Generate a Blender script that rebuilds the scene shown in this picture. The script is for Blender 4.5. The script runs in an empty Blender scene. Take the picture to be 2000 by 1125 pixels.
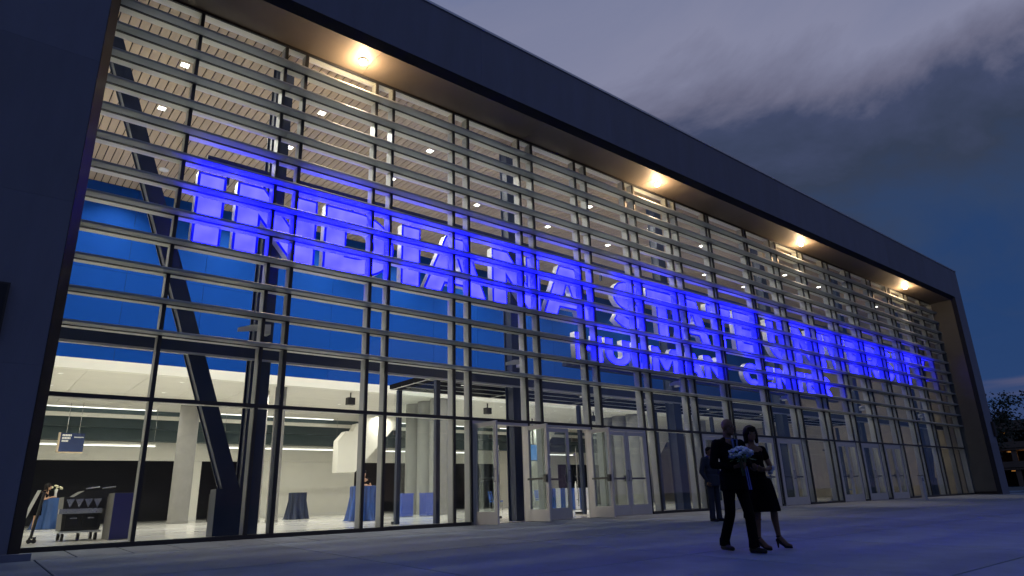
import bpy, bmesh, math, random
from mathutils import Vector, Matrix

random.seed(7)
scene = bpy.context.scene
COL = scene.collection
R = math.radians

# ------------------------------------------------------------------ camera
cam_d = bpy.data.cameras.new("camera")
cam_d.sensor_width = 36.0
cam_d.lens = 23.1045
cam_d.clip_start = 0.05
cam_d.clip_end = 3000.0
cam = bpy.data.objects.new("camera", cam_d)
COL.objects.link(cam)
cr = Vector((0.77358088, -0.63300648, -0.0295875))
cu = Vector((-0.17027647, -0.25260996, 0.95246739))
cf = Vector((0.61039213, 0.7317725, 0.30320035))
m = Matrix((cr, cu, -cf)).transposed().to_4x4()
m.translation = Vector((0.0, -13.3333, 0.5983))
cam.matrix_world = m
scene.camera = cam

# ------------------------------------------------------------------ dusk sky
world = bpy.data.worlds.new("World")
scene.world = world
world.use_nodes = True
wn, wl = world.node_tree.nodes, world.node_tree.links
wn.clear()


def N(kind, nodes, **kw):
    n = nodes.new(kind)
    for k, v in kw.items():
        setattr(n, k, v)
    return n


SUN_EL, SUN_ROT = R(2.0), R(150.0)
w_out = N("ShaderNodeOutputWorld", wn)
w_bg = N("ShaderNodeBackground", wn)
w_tc = N("ShaderNodeTexCoord", wn)
w_sky = N("ShaderNodeTexSky", wn, sky_type="NISHITA", sun_disc=False)
w_sky.sun_elevation = SUN_EL
w_sky.sun_rotation = SUN_ROT
w_sep = N("ShaderNodeSeparateXYZ", wn)
wl.new(w_tc.outputs["Generated"], w_sep.inputs[0])
# cloud coordinates: direction projected on a plane overhead so that clouds stretch towards the horizon
w_add = N("ShaderNodeMath", wn, operation="ADD")
w_add.inputs[1].default_value = 0.22
wl.new(w_sep.outputs["Z"], w_add.inputs[0])
w_abs = N("ShaderNodeMath", wn, operation="MAXIMUM")
w_abs.inputs[1].default_value = 0.1
wl.new(w_add.outputs[0], w_abs.inputs[0])
w_dx = N("ShaderNodeMath", wn, operation="DIVIDE")
w_dy = N("ShaderNodeMath", wn, operation="DIVIDE")
wl.new(w_sep.outputs["X"], w_dx.inputs[0])
wl.new(w_abs.outputs[0], w_dx.inputs[1])
wl.new(w_sep.outputs["Y"], w_dy.inputs[0])
wl.new(w_abs.outputs[0], w_dy.inputs[1])
w_cmb = N("ShaderNodeCombineXYZ", wn)
wl.new(w_dx.outputs[0], w_cmb.inputs[0])
wl.new(w_dy.outputs[0], w_cmb.inputs[1])


def cloud_noise(src, scale, loc, detail, rough, lo, hi, dist=0.0, sc=(1, 1, 1), smooth=True):
    mp = N("ShaderNodeMapping", wn)
    mp.inputs["Location"].default_value = loc
    mp.inputs["Scale"].default_value = sc
    wl.new(src, mp.inputs[0])
    nz = N("ShaderNodeTexNoise", wn)
    nz.inputs["Scale"].default_value = scale
    nz.inputs["Detail"].default_value = detail
    nz.inputs["Roughness"].default_value = rough
    nz.inputs["Distortion"].default_value = dist
    wl.new(mp.outputs[0], nz.inputs["Vector"])
    mr = N("ShaderNodeMapRange", wn, interpolation_type="SMOOTHSTEP" if smooth else "LINEAR")
    mr.inputs["From Min"].default_value = lo
    mr.inputs["From Max"].default_value = hi
    wl.new(nz.outputs[0], mr.inputs["Value"])
    return mr


def mixc(fac, a, b):
    mx = N("ShaderNodeMix", wn, data_type="RGBA")
    wl.new(fac, mx.inputs[0])
    for sock, v in ((mx.inputs[6], a), (mx.inputs[7], b)):
        if isinstance(v, tuple):
            sock.default_value = v
        else:
            wl.new(v, sock)
    return mx.outputs[2]


def math2(op, a, b):
    n_ = N("ShaderNodeMath", wn, operation=op)
    for sock, v in zip(n_.inputs, (a, b)):
        if isinstance(v, (int, float)):
            sock.default_value = v
        else:
            wl.new(v, sock)
    return n_.outputs[0]


# broken cloud bank: bands of colour by height, pushed up and down by noise
warp = cloud_noise(w_cmb.outputs[0], 0.85, (0.4, 0.9, 0.0), 8.0, 0.60, 0.25, 0.75, 0.7, smooth=False)
e_h = math2("ADD", w_sep.outputs["Z"], math2("MULTIPLY", math2("SUBTRACT", warp.outputs[0], 0.5), 0.30))
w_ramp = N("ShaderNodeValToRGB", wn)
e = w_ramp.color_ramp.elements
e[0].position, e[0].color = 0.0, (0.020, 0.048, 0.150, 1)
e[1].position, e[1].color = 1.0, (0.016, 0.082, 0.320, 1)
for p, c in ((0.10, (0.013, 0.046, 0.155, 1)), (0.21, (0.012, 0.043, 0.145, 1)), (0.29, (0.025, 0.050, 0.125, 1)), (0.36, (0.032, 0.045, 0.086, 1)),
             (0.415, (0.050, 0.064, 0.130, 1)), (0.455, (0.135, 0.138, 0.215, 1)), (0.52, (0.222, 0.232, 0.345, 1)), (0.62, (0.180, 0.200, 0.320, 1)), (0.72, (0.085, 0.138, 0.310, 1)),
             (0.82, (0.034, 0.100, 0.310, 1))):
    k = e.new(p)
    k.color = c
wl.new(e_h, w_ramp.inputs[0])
# thin streaks of cloud low over the horizon
stre = cloud_noise(w_tc.outputs["Generated"], 2.0, (3.3, 1.2, 0.35), 4.0, 0.5, 0.55, 0.72, 0.2, (1, 1, 14))
low = N("ShaderNodeMapRange", wn)
low.inputs["From Min"].default_value = 0.22
low.inputs["From Max"].default_value = 0.10
wl.new(w_sep.outputs["Z"], low.inputs["Value"])
c3 = mixc(math2("MULTIPLY", stre.outputs[0], low.outputs[0]), w_ramp.outputs[0], (0.085, 0.085, 0.165, 1))
# thin layer of true scattering on top
w_gain = N("ShaderNodeVectorMath", wn, operation="SCALE")
w_gain.inputs["Scale"].default_value = 0.006
wl.new(w_sky.outputs[0], w_gain.inputs[0])
w_sum = N("ShaderNodeVectorMath", wn, operation="ADD")
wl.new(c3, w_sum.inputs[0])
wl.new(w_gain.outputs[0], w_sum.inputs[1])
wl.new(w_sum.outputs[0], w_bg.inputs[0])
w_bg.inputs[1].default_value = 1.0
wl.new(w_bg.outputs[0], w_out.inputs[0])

sun_d = bpy.data.lights.new("sun", "SUN")
sun_d.energy = 0.02
sun_d.angle = R(15)
sun_d.color = (1.0, 0.86, 0.75)
sun = bpy.data.objects.new("sun", sun_d)
COL.objects.link(sun)
sun_dir = Vector((math.sin(SUN_ROT) * math.cos(R(6)), math.cos(SUN_ROT) * math.cos(R(6)), math.sin(R(6))))
sun.rotation_euler = sun_dir.to_track_quat("Z", "Y").to_euler()
sun.location = (0, -30, 30)

scene.view_settings.view_transform = "Standard"
scene.view_settings.look = "None"
scene.view_settings.exposure = 0.0
scene.view_settings.gamma = 1.0
scene.view_settings.use_curve_mapping = False
scene.render.engine = "CYCLES"
cy = scene.cycles
cy.max_bounces = 10
cy.diffuse_bounces = 5
cy.glossy_bounces = 4
cy.transmission_bounces = 4
cy.transparent_max_bounces = 40
cy.caustics_reflective = False
cy.caustics_refractive = False
cy.sample_clamp_indirect = 4.0
cy.sample_clamp_direct = 0.0
cy.use_denoising = True
try:
    cy.denoiser = "OPENIMAGEDENOISE"
    cy.denoising_prefilter = "ACCURATE"
except Exception:
    pass

# ------------------------------------------------------------------ materials
MATS = {}


def mat(name, col, rough=0.6, metal=0.0, var=0.12, scale=6.0, bump=0.0, bscale=60.0, spec=0.5,
        emit=None, estr=0.0, stretch=(1, 1, 1), coat=0.0, spots=False):
    """Procedural principled material: noise mottling of the colour and a little relief."""
    if name in MATS:
        return MATS[name]
    mt = bpy.data.materials.new(name)
    mt.use_nodes = True
    n, l = mt.node_tree.nodes, mt.node_tree.links
    b = n["Principled BSDF"]
    b.inputs["Roughness"].default_value = rough
    b.inputs["Metallic"].default_value = metal
    b.inputs["Specular IOR Level"].default_value = spec
    b.inputs["Coat Weight"].default_value = coat
    tc = N("ShaderNodeTexCoord", n)
    mp = N("ShaderNodeMapping", n)
    mp.inputs["Scale"].default_value = stretch
    l.new(tc.outputs["Object"], mp.inputs[0])
    if var > 0:
        nz = N("ShaderNodeTexNoise", n)
        nz.inputs["Scale"].default_value = scale
        nz.inputs["Detail"].default_value = 6.0
        nz.inputs["Roughness"].default_value = 0.6
        l.new(mp.outputs[0], nz.inputs["Vector"])
        rp = N("ShaderNodeValToRGB", n)
        rp.color_ramp.elements[0].position = 0.25
        rp.color_ramp.elements[1].position = 0.75
        rp.color_ramp.elements[0].color = tuple(max(0, c * (1 - var)) for c in col[:3]) + (1,)
        rp.color_ramp.elements[1].color = tuple(min(1, c * (1 + var)) for c in col[:3]) + (1,)
        l.new(nz.outputs[0], rp.inputs[0])
        oi = N("ShaderNodeObjectInfo", n)
        hs = N("ShaderNodeHueSaturation", n)
        mr = N("ShaderNodeMapRange", n)
        mr.inputs["To Min"].default_value = 1.0 - var * 0.5
        mr.inputs["To Max"].default_value = 1.0 + var * 0.5
        l.new(oi.outputs["Random"], mr.inputs["Value"])
        l.new(mr.outputs[0], hs.inputs["Value"])
        l.new(rp.outputs[0], hs.inputs["Color"])
        col_out = hs.outputs[0]
        if spots:                                   # worn-in gum spots and darker traffic stains
            vo = N("ShaderNodeTexVoronoi", n)
            vo.inputs["Scale"].default_value = 2.6
            l.new(mp.outputs[0], vo.inputs["Vector"])
            st_ = N("ShaderNodeMapRange", n)
            st_.inputs["From Min"].default_value = 0.05
            st_.inputs["From Max"].default_value = 0.075
            st_.inputs["To Min"].default_value = 0.62
            l.new(vo.outputs["Distance"], st_.inputs["Value"])
            big_ = N("ShaderNodeTexNoise", n)
            big_.inputs["Scale"].default_value = 0.35
            big_.inputs["Detail"].default_value = 4.0
            l.new(tc.outputs["Object"], big_.inputs["Vector"])
            mb_ = N("ShaderNodeMapRange", n)
            mb_.inputs["From Min"].default_value = 0.35
            mb_.inputs["From Max"].default_value = 0.65
            mb_.inputs["To Min"].default_value = 0.78
            mb_.inputs["To Max"].default_value = 1.12
            l.new(big_.outputs[0], mb_.inputs["Value"])
            mu_ = N("ShaderNodeMath", n, operation="MULTIPLY")
            l.new(st_.outputs[0], mu_.inputs[0])
            l.new(mb_.outputs[0], mu_.inputs[1])
            h2 = N("ShaderNodeHueSaturation", n)
            l.new(col_out, h2.inputs["Color"])
            l.new(mu_.outputs[0], h2.inputs["Value"])
            col_out = h2.outputs[0]
        l.new(col_out, b.inputs["Base Color"])
        mr2 = N("ShaderNodeMapRange", n)
        mr2.inputs["To Min"].default_value = max(0.02, rough - 0.08)
        mr2.inputs["To Max"].default_value = min(1.0, rough + 0.08)
        l.new(nz.outputs[0], mr2.inputs["Value"])
        l.new(mr2.outputs[0], b.inputs["Roughness"])
    else:
        b.inputs["Base Color"].default_value = tuple(col[:3]) + (1,)
    if bump > 0:
        nb = N("ShaderNodeTexNoise", n)
        nb.inputs["Scale"].default_value = bscale
        nb.inputs["Detail"].default_value = 5.0
        l.new(mp.outputs[0], nb.inputs["Vector"])
        bp = N("ShaderNodeBump", n)
        bp.inputs["Strength"].default_value = bump
        bp.inputs["Distance"].default_value = 0.01
        l.new(nb.outputs[0], bp.inputs["Height"])
        l.new(bp.outputs[0], b.inputs["Normal"])
    if emit:
        b.inputs["Emission Color"].default_value = tuple(emit) + (1,)
        b.inputs["Emission Strength"].default_value = estr
    MATS[name] = mt
    return mt


def glass_mat(name, tint, extra=0.0, rough=0.0, refl=0.17):
    mt = bpy.data.materials.new(name)
    mt.use_nodes = True
    n, l = mt.node_tree.nodes, mt.node_tree.links
    n.clear()
    out = N("ShaderNodeOutputMaterial", n)
    tr = N("ShaderNodeBsdfTransparent", n)
    tr.inputs[0].default_value = tint + (1,)
    gl = N("ShaderNodeBsdfGlossy", n)
    gl.inputs["Roughness"].default_value = rough
    gl.inputs[0].default_value = (0.9, 0.95, 1.0, 1)
    fr = N("ShaderNodeFresnel", n)
    fr.inputs[0].default_value = 1.5
    ad = N("ShaderNodeMath", n, operation="MULTIPLY_ADD")
    ad.inputs[1].default_value = refl
    ad.inputs[2].default_value = extra
    l.new(fr.outputs[0], ad.inputs[0])
    # faint waviness of real panes
    tc = N("ShaderNodeTexCoord", n)
    nz = N("ShaderNodeTexNoise", n)
    nz.inputs["Scale"].default_value = 1.3
    l.new(tc.outputs["Object"], nz.inputs["Vector"])
    bp = N("ShaderNodeBump", n)
    bp.inputs["Strength"].default_value = 0.03
    bp.inputs["Distance"].default_value = 0.02
    l.new(nz.outputs[0], bp.inputs["Height"])
    l.new(bp.outputs[0], gl.inputs["Normal"])
    mx = N("ShaderNodeMixShader", n)
    l.new(ad.outputs[0], mx.inputs[0])
    l.new(tr.outputs[0], mx.inputs[1])
    l.new(gl.outputs[0], mx.inputs[2])
    l.new(mx.outputs[0], out.inputs[0])
    MATS[name] = mt
    return mt


def emis_mat(name, col, strength):
    mt = bpy.data.materials.new(name)
    mt.use_nodes = True
    n, l = mt.node_tree.nodes, mt.node_tree.links
    n.clear()
    out = N("ShaderNodeOutputMaterial", n)
    em = N("ShaderNodeEmission", n)
    em.inputs[0].default_value = tuple(col) + (1,)
    em.inputs[1].default_value = strength
    l.new(em.outputs[0], out.inputs[0])
    MATS[name] = mt
    return mt


def letter_face_mat(name, lo, hi):
    """Backlit acrylic: blue LEDs behind, unevenly bright."""
    mt = bpy.data.materials.new(name)
    mt.use_nodes = True
    n, l = mt.node_tree.nodes, mt.node_tree.links
    n.clear()
    out = N("ShaderNodeOutputMaterial", n)
    em = N("ShaderNodeEmission", n)
    em.inputs[1].default_value = 1.0
    tc = N("ShaderNodeTexCoord", n)
    nz = N("ShaderNodeTexNoise", n)
    nz.inputs["Scale"].default_value = 1.6
    nz.inputs["Detail"].default_value = 2.0
    l.new(tc.outputs["Object"], nz.inputs["Vector"])
    rp = N("ShaderNodeValToRGB", n)
    rp.color_ramp.elements[0].position = 0.3
    rp.color_ramp.elements[1].position = 0.7
    rp.color_ramp.elements[0].color = lo
    rp.color_ramp.elements[1].color = hi
    l.new(nz.outputs[0], rp.inputs[0])
    l.new(rp.outputs[0], em.inputs[0])
    l.new(em.outputs[0], out.inputs[0])
    MATS[name] = mt
    return mt


mat("plaza_concrete", (0.135, 0.178, 0.228), 0.78, var=0.26, scale=1.1, spots=True, bump=0.25, bscale=90)
mat("border_concrete", (0.14, 0.172, 0.212), 0.75, var=0.24, scale=2.4, spots=True, bump=0.25, bscale=90)
mat("earth", (0.06, 0.065, 0.06), 0.9, var=0.3, scale=0.4, bump=0.2, bscale=8)
mat("portal_panel", (0.118, 0.136, 0.190), 0.62, var=0.16, scale=0.9, stretch=(1.6, 1.6, 0.35), bump=0.12, bscale=40)
mat("soffit_panel", (0.130, 0.108, 0.086), 0.6, var=0.10, scale=2.0, bump=0.1, bscale=30)
mat("jamb_lining", (0.066, 0.074, 0.078), 0.65, var=0.12, scale=1.6, bump=0.1, bscale=30)
mat("dark_lip", (0.022, 0.023, 0.027), 0.6, spec=0.2, var=0.1, scale=3)
mat("coping_metal", (0.42, 0.46, 0.52), 0.35, metal=0.6, var=0.08)
mat("cap_dark", (0.018, 0.019, 0.022), 0.4, var=0.1, scale=4)
mat("mullion_grey", (0.42, 0.42, 0.40), 0.45, var=0.06, scale=3)
mat("transom_cream", (0.84, 0.82, 0.74), 0.5, var=0.05, scale=3)
mat("fin_aluminium", (0.35, 0.39, 0.41), 0.42, metal=0.0, var=0.08, scale=2.0, stretch=(0.2, 4, 4))
mat("steel_navy", (0.011, 0.022, 0.058), 0.45, var=0.08, scale=3)
mat("wood_slat", (0.52, 0.405, 0.28), 0.5, var=0.13, scale=1.6, stretch=(6, 0.35, 6), bump=0.05, bscale=40)
mat("ceiling_void", (0.03, 0.026, 0.022), 0.9, var=0.05)
mat("blue_wall", (0.002, 0.046, 0.27), 0.75, spec=0.08, var=0.05, scale=0.6)
mat("cream_paint", (0.80, 0.785, 0.71), 0.6, var=0.04, scale=1.2)
mat("ceiling_white", (0.72, 0.70, 0.64), 0.7, var=0.04, scale=1.4)
mat("beige_wall", (0.30, 0.255, 0.20), 0.7, var=0.13, scale=1.4, bump=0.15, bscale=14)
mat("bleacher_teal", (0.055, 0.085, 0.095), 0.6, var=0.15, scale=1.0)
mat("dark_opening", (0.012, 0.013, 0.018), 0.7, var=0.3, scale=0.8)
mat("terrazzo", (0.66, 0.65, 0.61), 0.14, var=0.10, scale=1.1, stretch=(0.3, 1.2, 1))
mat("column_concrete", (0.205, 0.20, 0.19), 0.7, var=0.14, scale=2.2, bump=0.2, bscale=40)
mat("door_aluminium", (0.58, 0.56, 0.54), 0.42, metal=0.25, var=0.05, scale=3)
mat("door_hardware", (0.06, 0.06, 0.065), 0.35, metal=0.4, var=0.05)
mat("stainless", (0.55, 0.55, 0.54), 0.25, metal=0.9, var=0.05)
mat("vestibule_dark", (0.006, 0.007, 0.009), 0.9, spec=0.0, var=0.1)
mat("vestibule_seam", (0.55, 0.54, 0.50), 0.5, var=0.05)
mat("letter_return", (0.62, 0.62, 0.60), 0.4, var=0.04)
mat("letter_trim", (0.02, 0.03, 0.45), 0.35, var=0.05, emit=(0.01, 0.02, 1.0), estr=0.05)
mat("navy_cloth", (0.007, 0.016, 0.052), 0.5, var=0.6, scale=9, stretch=(1, 1, 0.15))  # fold shading streaked into the colour, as on the brighter cloth
mat("royal_cloth", (0.022, 0.070, 0.27), 0.5, var=0.75, scale=9, stretch=(1, 1, 0.12))  # light and dark of satin folds put into the colour as upright streaks
mat("dusk_cloth", (0.012, 0.045, 0.15), 0.7, var=0.35, scale=5, stretch=(1, 1, 0.12))
mat("white_cloth", (0.62, 0.62, 0.66), 0.7, var=0.1, scale=5)
mat("royal_plastic", (0.015, 0.05, 0.36), 0.4, var=0.06)
mat("violet_panel", (0.010, 0.012, 0.10), 0.5, var=0.08)
mat("matte_black", (0.014, 0.014, 0.015), 0.5, var=0.15)
mat("sign_navy", (0.015, 0.030, 0.10), 0.4, var=0.05)
mat("sign_tan", (0.50, 0.40, 0.28), 0.5, var=0.05)
mat("white_paint", (0.78, 0.77, 0.72), 0.5, var=0.03)
mat("red_paint", (0.45, 0.03, 0.02), 0.4, var=0.05)
mat("suit_black", (0.005, 0.005, 0.006), 0.95, spec=0.05, var=0.2, scale=10)
mat("suit_grey", (0.030, 0.036, 0.055), 0.95, spec=0.05, var=0.15, scale=10)
mat("dress_black", (0.004, 0.004, 0.005), 0.95, spec=0.05, var=0.2, scale=10)
mat("skin", (0.13, 0.08, 0.058), 0.6, spec=0.15, var=0.08, scale=8)  # shade on the backlit outdoor figures put into the skin colour
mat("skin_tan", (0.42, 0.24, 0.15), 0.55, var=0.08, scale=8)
mat("hair_dark", (0.008, 0.006, 0.006), 0.7, spec=0.15, var=0.3, scale=30, stretch=(1, 1, 0.2))
mat("hair_fair", (0.40, 0.27, 0.12), 0.5, var=0.3, scale=30, stretch=(1, 1, 0.2))
mat("shirt_blue", (0.05, 0.09, 0.24), 0.7, var=0.05)
mat("shoe_leather", (0.008, 0.008, 0.008), 0.5, spec=0.2, var=0.1)
mat("petal_white", (0.32, 0.40, 0.54), 0.6, var=0.12, scale=20)
mat("petal_cream", (0.70, 0.66, 0.45), 0.6, var=0.12, scale=20)
mat("eye_white", (0.22, 0.22, 0.23), 0.4, var=0.03)
mat("leaf_green", (0.03, 0.07, 0.025), 0.6, var=0.3, scale=12)
mat("ribbon_blue", (0.03, 0.06, 0.35), 0.4, var=0.05)
mat("bollard_steel", (0.40, 0.43, 0.46), 0.4, metal=0.4, var=0.06)
mat("bark", (0.035, 0.028, 0.022), 0.85, var=0.3, scale=8)
mat("tree_leaf", (0.028, 0.042, 0.022), 0.7, var=0.35, scale=2.0)
mat("garage_concrete", (0.12, 0.085, 0.06), 0.8, var=0.2, scale=0.3)
mat("seat_blue", (0.02, 0.09, 0.36), 0.5, var=0.08)
glass_mat("facade_glass", (0.93, 0.955, 0.955))
glass_mat("vestibule_glass", (0.95, 0.97, 0.97), refl=0.09)
glass_mat("door_glass", (0.86, 0.90, 0.90))
emis_mat("lamp_warm", (1.0, 0.72, 0.42), 40.0)
emis_mat("lamp_white", (1.0, 0.92, 0.80), 14.0)
emis_mat("lamp_soft", (1.0, 0.93, 0.82), 1.1)
emis_mat("linear_white", (1.0, 0.95, 0.85), 2.6)
emis_mat("sodium", (1.0, 0.42, 0.10), 0.35)
emis_mat("street_white", (0.85, 0.93, 1.0), 6.0)
emis_mat("screen_blue", (0.03, 0.30, 0.80), 0.7)
emis_mat("neon_white", (0.9, 0.95, 1.0), 1.2)
letter_face_mat("lit_acrylic", (0.125, 0.11, 30.0, 1), (0.30, 0.26, 44.0, 1))
letter_face_mat("lit_acrylic_mid", (0.09, 0.08, 28.0, 1), (0.22, 0.19, 40.0, 1))  # same acrylic, fading at a slanting view put into the face colour
letter_face_mat("lit_acrylic_deep", (0.055, 0.052, 12.0, 1), (0.15, 0.125, 19.0, 1))  # most slanted word: the fade is again part of the face colour
letter_face_mat("lit_acrylic_small", (0.07, 0.065, 13.0, 1), (0.17, 0.15, 20.0, 1))

# ------------------------------------------------------------------ mesh helpers
MESHES = {}


class MB:
    """Collects boxes, prisms and tubes and links them as one mesh."""

    def __init__(s):
        s.v, s.f = [], []

    def _add(s, vs, fs):
        o = len(s.v)
        s.v += [tuple(v) for v in vs]
        s.f += [tuple(i + o for i in f) for f in fs]
        return s

    def box(s, x0, x1, y0, y1, z0, z1):
        return s._add([(x0, y0, z0), (x1, y0, z0), (x1, y1, z0), (x0, y1, z0),
                       (x0, y0, z1), (x1, y0, z1), (x1, y1, z1), (x0, y1, z1)],
                      [(0, 3, 2, 1), (4, 5, 6, 7), (0, 1, 5, 4), (1, 2, 6, 5), (2, 3, 7, 6), (3, 0, 4, 7)])

    def prism(s, prof, axis, a, b):
        """Extrude a closed profile (list of 2D points) along an axis: profile is (y,z) for x, (x,z) for y, (x,y) for z."""
        n = len(prof)

        def p3(q, t):
            return {"x": (t, q[0], q[1]), "y": (q[0], t, q[1]), "z": (q[0], q[1], t)}[axis]
        vs = [p3(q, a) for q in prof] + [p3(q, b) for q in prof]
        fs = [tuple(range(n - 1, -1, -1)), tuple(range(n, 2 * n))]
        fs += [(i, (i + 1) % n, n + (i + 1) % n, n + i) for i in range(n)]
        return s._add(vs, fs)

    def tube(s, p, q, r1, r2=None, n=10):
        r2 = r1 if r2 is None else r2
        p, q = Vector(p), Vector(q)
        d = (q - p).normalized()
        a = d.orthogonal().normalized()
        b = d.cross(a)
        vs = []
        for c, r in ((p, r1), (q, r2)):
            for i in range(n):
                t = 2 * math.pi * i / n
                vs.append(c + (a * math.cos(t) + b * math.sin(t)) * r)
        fs = [tuple(range(n - 1, -1, -1)), tuple(range(n, 2 * n))]
        fs += [(i, (i + 1) % n, n + (i + 1) % n, n + i) for i in range(n)]
        return s._add(vs, fs)

    def lathe(s, prof, cx=0, cy=0, n=24, wav=None):
        """prof: list of (r, z) from bottom to top."""
        vs = []
        for k, (r, z) in enumerate(prof):
            for i in range(n):
                t = 2 * math.pi * i / n
                rr = r * (1 + (wav(t, k) if wav else 0))
                vs.append((cx + rr * math.cos(t), cy + rr * math.sin(t), z))
        fs = []
        for k in range(len(prof) - 1):
            for i in range(n):
                j = (i + 1) % n
                fs.append((k * n + i, k * n + j, (k + 1) * n + j, (k + 1) * n + i))
        fs.append(tuple(range(n - 1, -1, -1)))
        fs.append(tuple(range((len(prof) - 1) * n, len(prof) * n)))
        return s._add(vs, fs)

    def ico(s, c, r, sub=1):
        bm = bmesh.new()
        bmesh.ops.create_icosphere(bm, subdivisions=sub, radius=1.0)
        rr = r if isinstance(r, (tuple, list)) else (r, r, r)
        vs = [(c[0] + v.co.x * rr[0], c[1] + v.co.y * rr[1], c[2] + v.co.z * rr[2]) for v in bm.verts]
        fs = [tuple(v.index for v in f.verts) for f in bm.faces]
        bm.free()
        return s._add(vs, fs)

    def mesh(s, name):
        me = bpy.data.meshes.new(name)
        me.from_pydata(s.v, [], s.f)
        me.update()
        return me

    def build(s, name, material, parent=None, loc=None, smooth=False):
        return put(name, s.mesh(name), material, parent, loc, smooth)


def put(name, me, material, parent=None, loc=None, smooth=False):
    o = bpy.data.objects.new(name, me)
    COL.objects.link(o)
    if material and not me.materials:
        me.materials.append(MATS[material])
    if smooth:
        me.polygons.foreach_set("use_smooth", [True] * len(me.polygons))
        try:
            me.set_sharp_from_angle(angle=R(40))
        except Exception:
            pass
    if parent:
        o.parent = parent
    if loc:
        o.location = loc
    return o


def tag(o, label=None, cat=None, group=None, kind=None):
    for k, v in (("label", label), ("category", cat), ("group", group), ("kind", kind)):
        if v:
            o[k] = v
    return o


def thing(name, loc, label, cat, group=None, rz=0.0):
    o = bpy.data.objects.new(name, None)
    o.empty_display_size = 0.2
    COL.objects.link(o)
    o.location = loc
    o.rotation_euler = (0, 0, rz)
    return tag(o, label, cat, group)


def unit_box(sx, sy, sz, material, name):
    """Shared box mesh with its origin in the middle of its base corner-free footprint."""
    key = (round(sx, 4), round(sy, 4), round(sz, 4), material)
    if key not in MESHES:
        me = MB().box(-sx / 2, sx / 2, -sy / 2, sy / 2, -sz / 2, sz / 2).mesh(name)
        me.materials.append(MATS[material])
        MESHES[key] = me
    return MESHES[key]


def bx(name, material, parent, x0, x1, y0, y1, z0, z1):
    """A box piece that shares mesh data with alike pieces."""
    me = unit_box(x1 - x0, y1 - y0, z1 - z0, material, name)
    return put(name, me, None, parent, ((x0 + x1) / 2, (y0 + y1) / 2, (z0 + z1) / 2))


def lamp(name, kind, loc, power, color, parent=None, size=0.2, spread=None, rot=None):
    d = bpy.data.lights.new(name, kind)
    d.energy = power
    d.color = color
    if kind == "AREA":
        d.shape = "DISK"
        d.size = size
        if spread:
            d.spread = spread
    else:
        d.shadow_soft_size = size
    o = bpy.data.objects.new(name, d)
    COL.objects.link(o)
    o.location = loc
    if rot:
        o.rotation_euler = rot
    if parent:
        o.parent = parent
    return o


# ------------------------------------------------------------------ layout numbers (metres)
X0, X1 = 0.93, 44.0            # clear glazed width
XC = 22.43
ZT = 2.47                      # door-head transom
FIN_Z = [3.663 + 0.6075 * i for i in range(12)]
ZH = 10.97                     # head of the glazing
SLOPE = 0.025


def gz(y):
    return max(-0.40, min(0.0, SLOPE * y)) if y > -16 else -0.40


u = 4.0 / 3.0
PAIRS = [(3.315, 3.689), (5.097, 5.463), (6.875, 7.245), (8.647, 9.027), (10.417, 10.786), (12.211, 12.571),
         (13.985, 14.345), (15.745, 15.905)]
PAIRS = [(a * u, b * u) for a, b in PAIRS]
PAIRS += [(2 * XC - b, 2 * XC - a) for a, b in reversed(PAIRS)]
MULL = [2.551] + [x for p in PAIRS for x in p] + [2 * XC - 2.551]
EDGES = [X0] + MULL + [X1]

# ------------------------------------------------------------------ ground
gm = MB()
ys = [-700, -16, 0.0, 700]
xs = [-700, -60, 60, 900]
zz = {-700: -0.46, -16: -0.46, 0.0: -0.06, 700: -0.06}
for xa, xb in zip(xs[:-1], xs[1:]):
    for ya, yb in zip(ys[:-1], ys[1:]):
        gm._add([(xa, ya, zz[ya]), (xb, ya, zz[ya]), (xb, yb, zz[yb]), (xa, yb, zz[yb])], [(0, 1, 2, 3)])
ground = tag(gm.build("ground", "earth"), kind="structure")
# paving slabs: a border strip of small flags along the glass, big slabs beyond
plaza = bpy.data.objects.new("pavement", None)
COL.objects.link(plaza)
tag(plaza, kind="structure")


def slab_mesh(w, d, th, material, g=0.009):
    key = ("slab", round(w, 3), round(d, 3), material)
    if key not in MESHES:
        x0, x1, y0, y1 = g, w - g, -d + g, -g
        c = 0.006
        top = [(x0 + c, y0 + c), (x1 - c, y0 + c), (x1 - c, y1 - c), (x0 + c, y1 - c)]
        rim = [(x0, y0), (x1, y0), (x1, y1), (x0, y1)]
        vs = [(a, b, SLOPE * b) for a, b in top] + [(a, b, SLOPE * b - c) for a, b in rim] + \
             [(a, b, SLOPE * b - th) for a, b in rim]
        fs = [(0, 1, 2, 3)] + [(4 + i, 4 + (i + 1) % 4, (i + 1) % 4, i) for i in range(4)] + \
             [(8 + i, 8 + (i + 1) % 4, 4 + (i + 1) % 4, 4 + i) for i in range(4)]
        me = bpy.data.meshes.new("slab")
        me.from_pydata(vs, [], fs)
        me.materials.append(MATS[material])
        MESHES[key] = me
    return MESHES[key]


FW = 0.735
x = 0.855 - 4 * FW
while x < 48.5:
    put("flagstone", slab_mesh(FW, 1.42, 0.05, "border_concrete"), None, plaza, (x, -0.06, -0.0015))
    x += FW
BW, BD = 3.3, 3.05
for j in range(5):
    y = -1.48 - BD * j
    for i in range(-4, 18):
        put("slab", slab_mesh(BW, BD, 0.05, "plaza_concrete"), None, plaza, (1.08 + BW * i, y, SLOPE * y))
# flat apron behind the photographer and beyond the building's end
ap = MB().box(-12.2, 57.2, -60, -16.75, -0.46, -0.4185)
put("apron", ap.mesh("apron"), "plaza_concrete", plaza)
ap = MB().box(46.5, 57.2, -0.02, 40, -0.05, -0.004)
put("apron", ap.mesh("apron"), "plaza_concrete", plaza)

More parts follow.
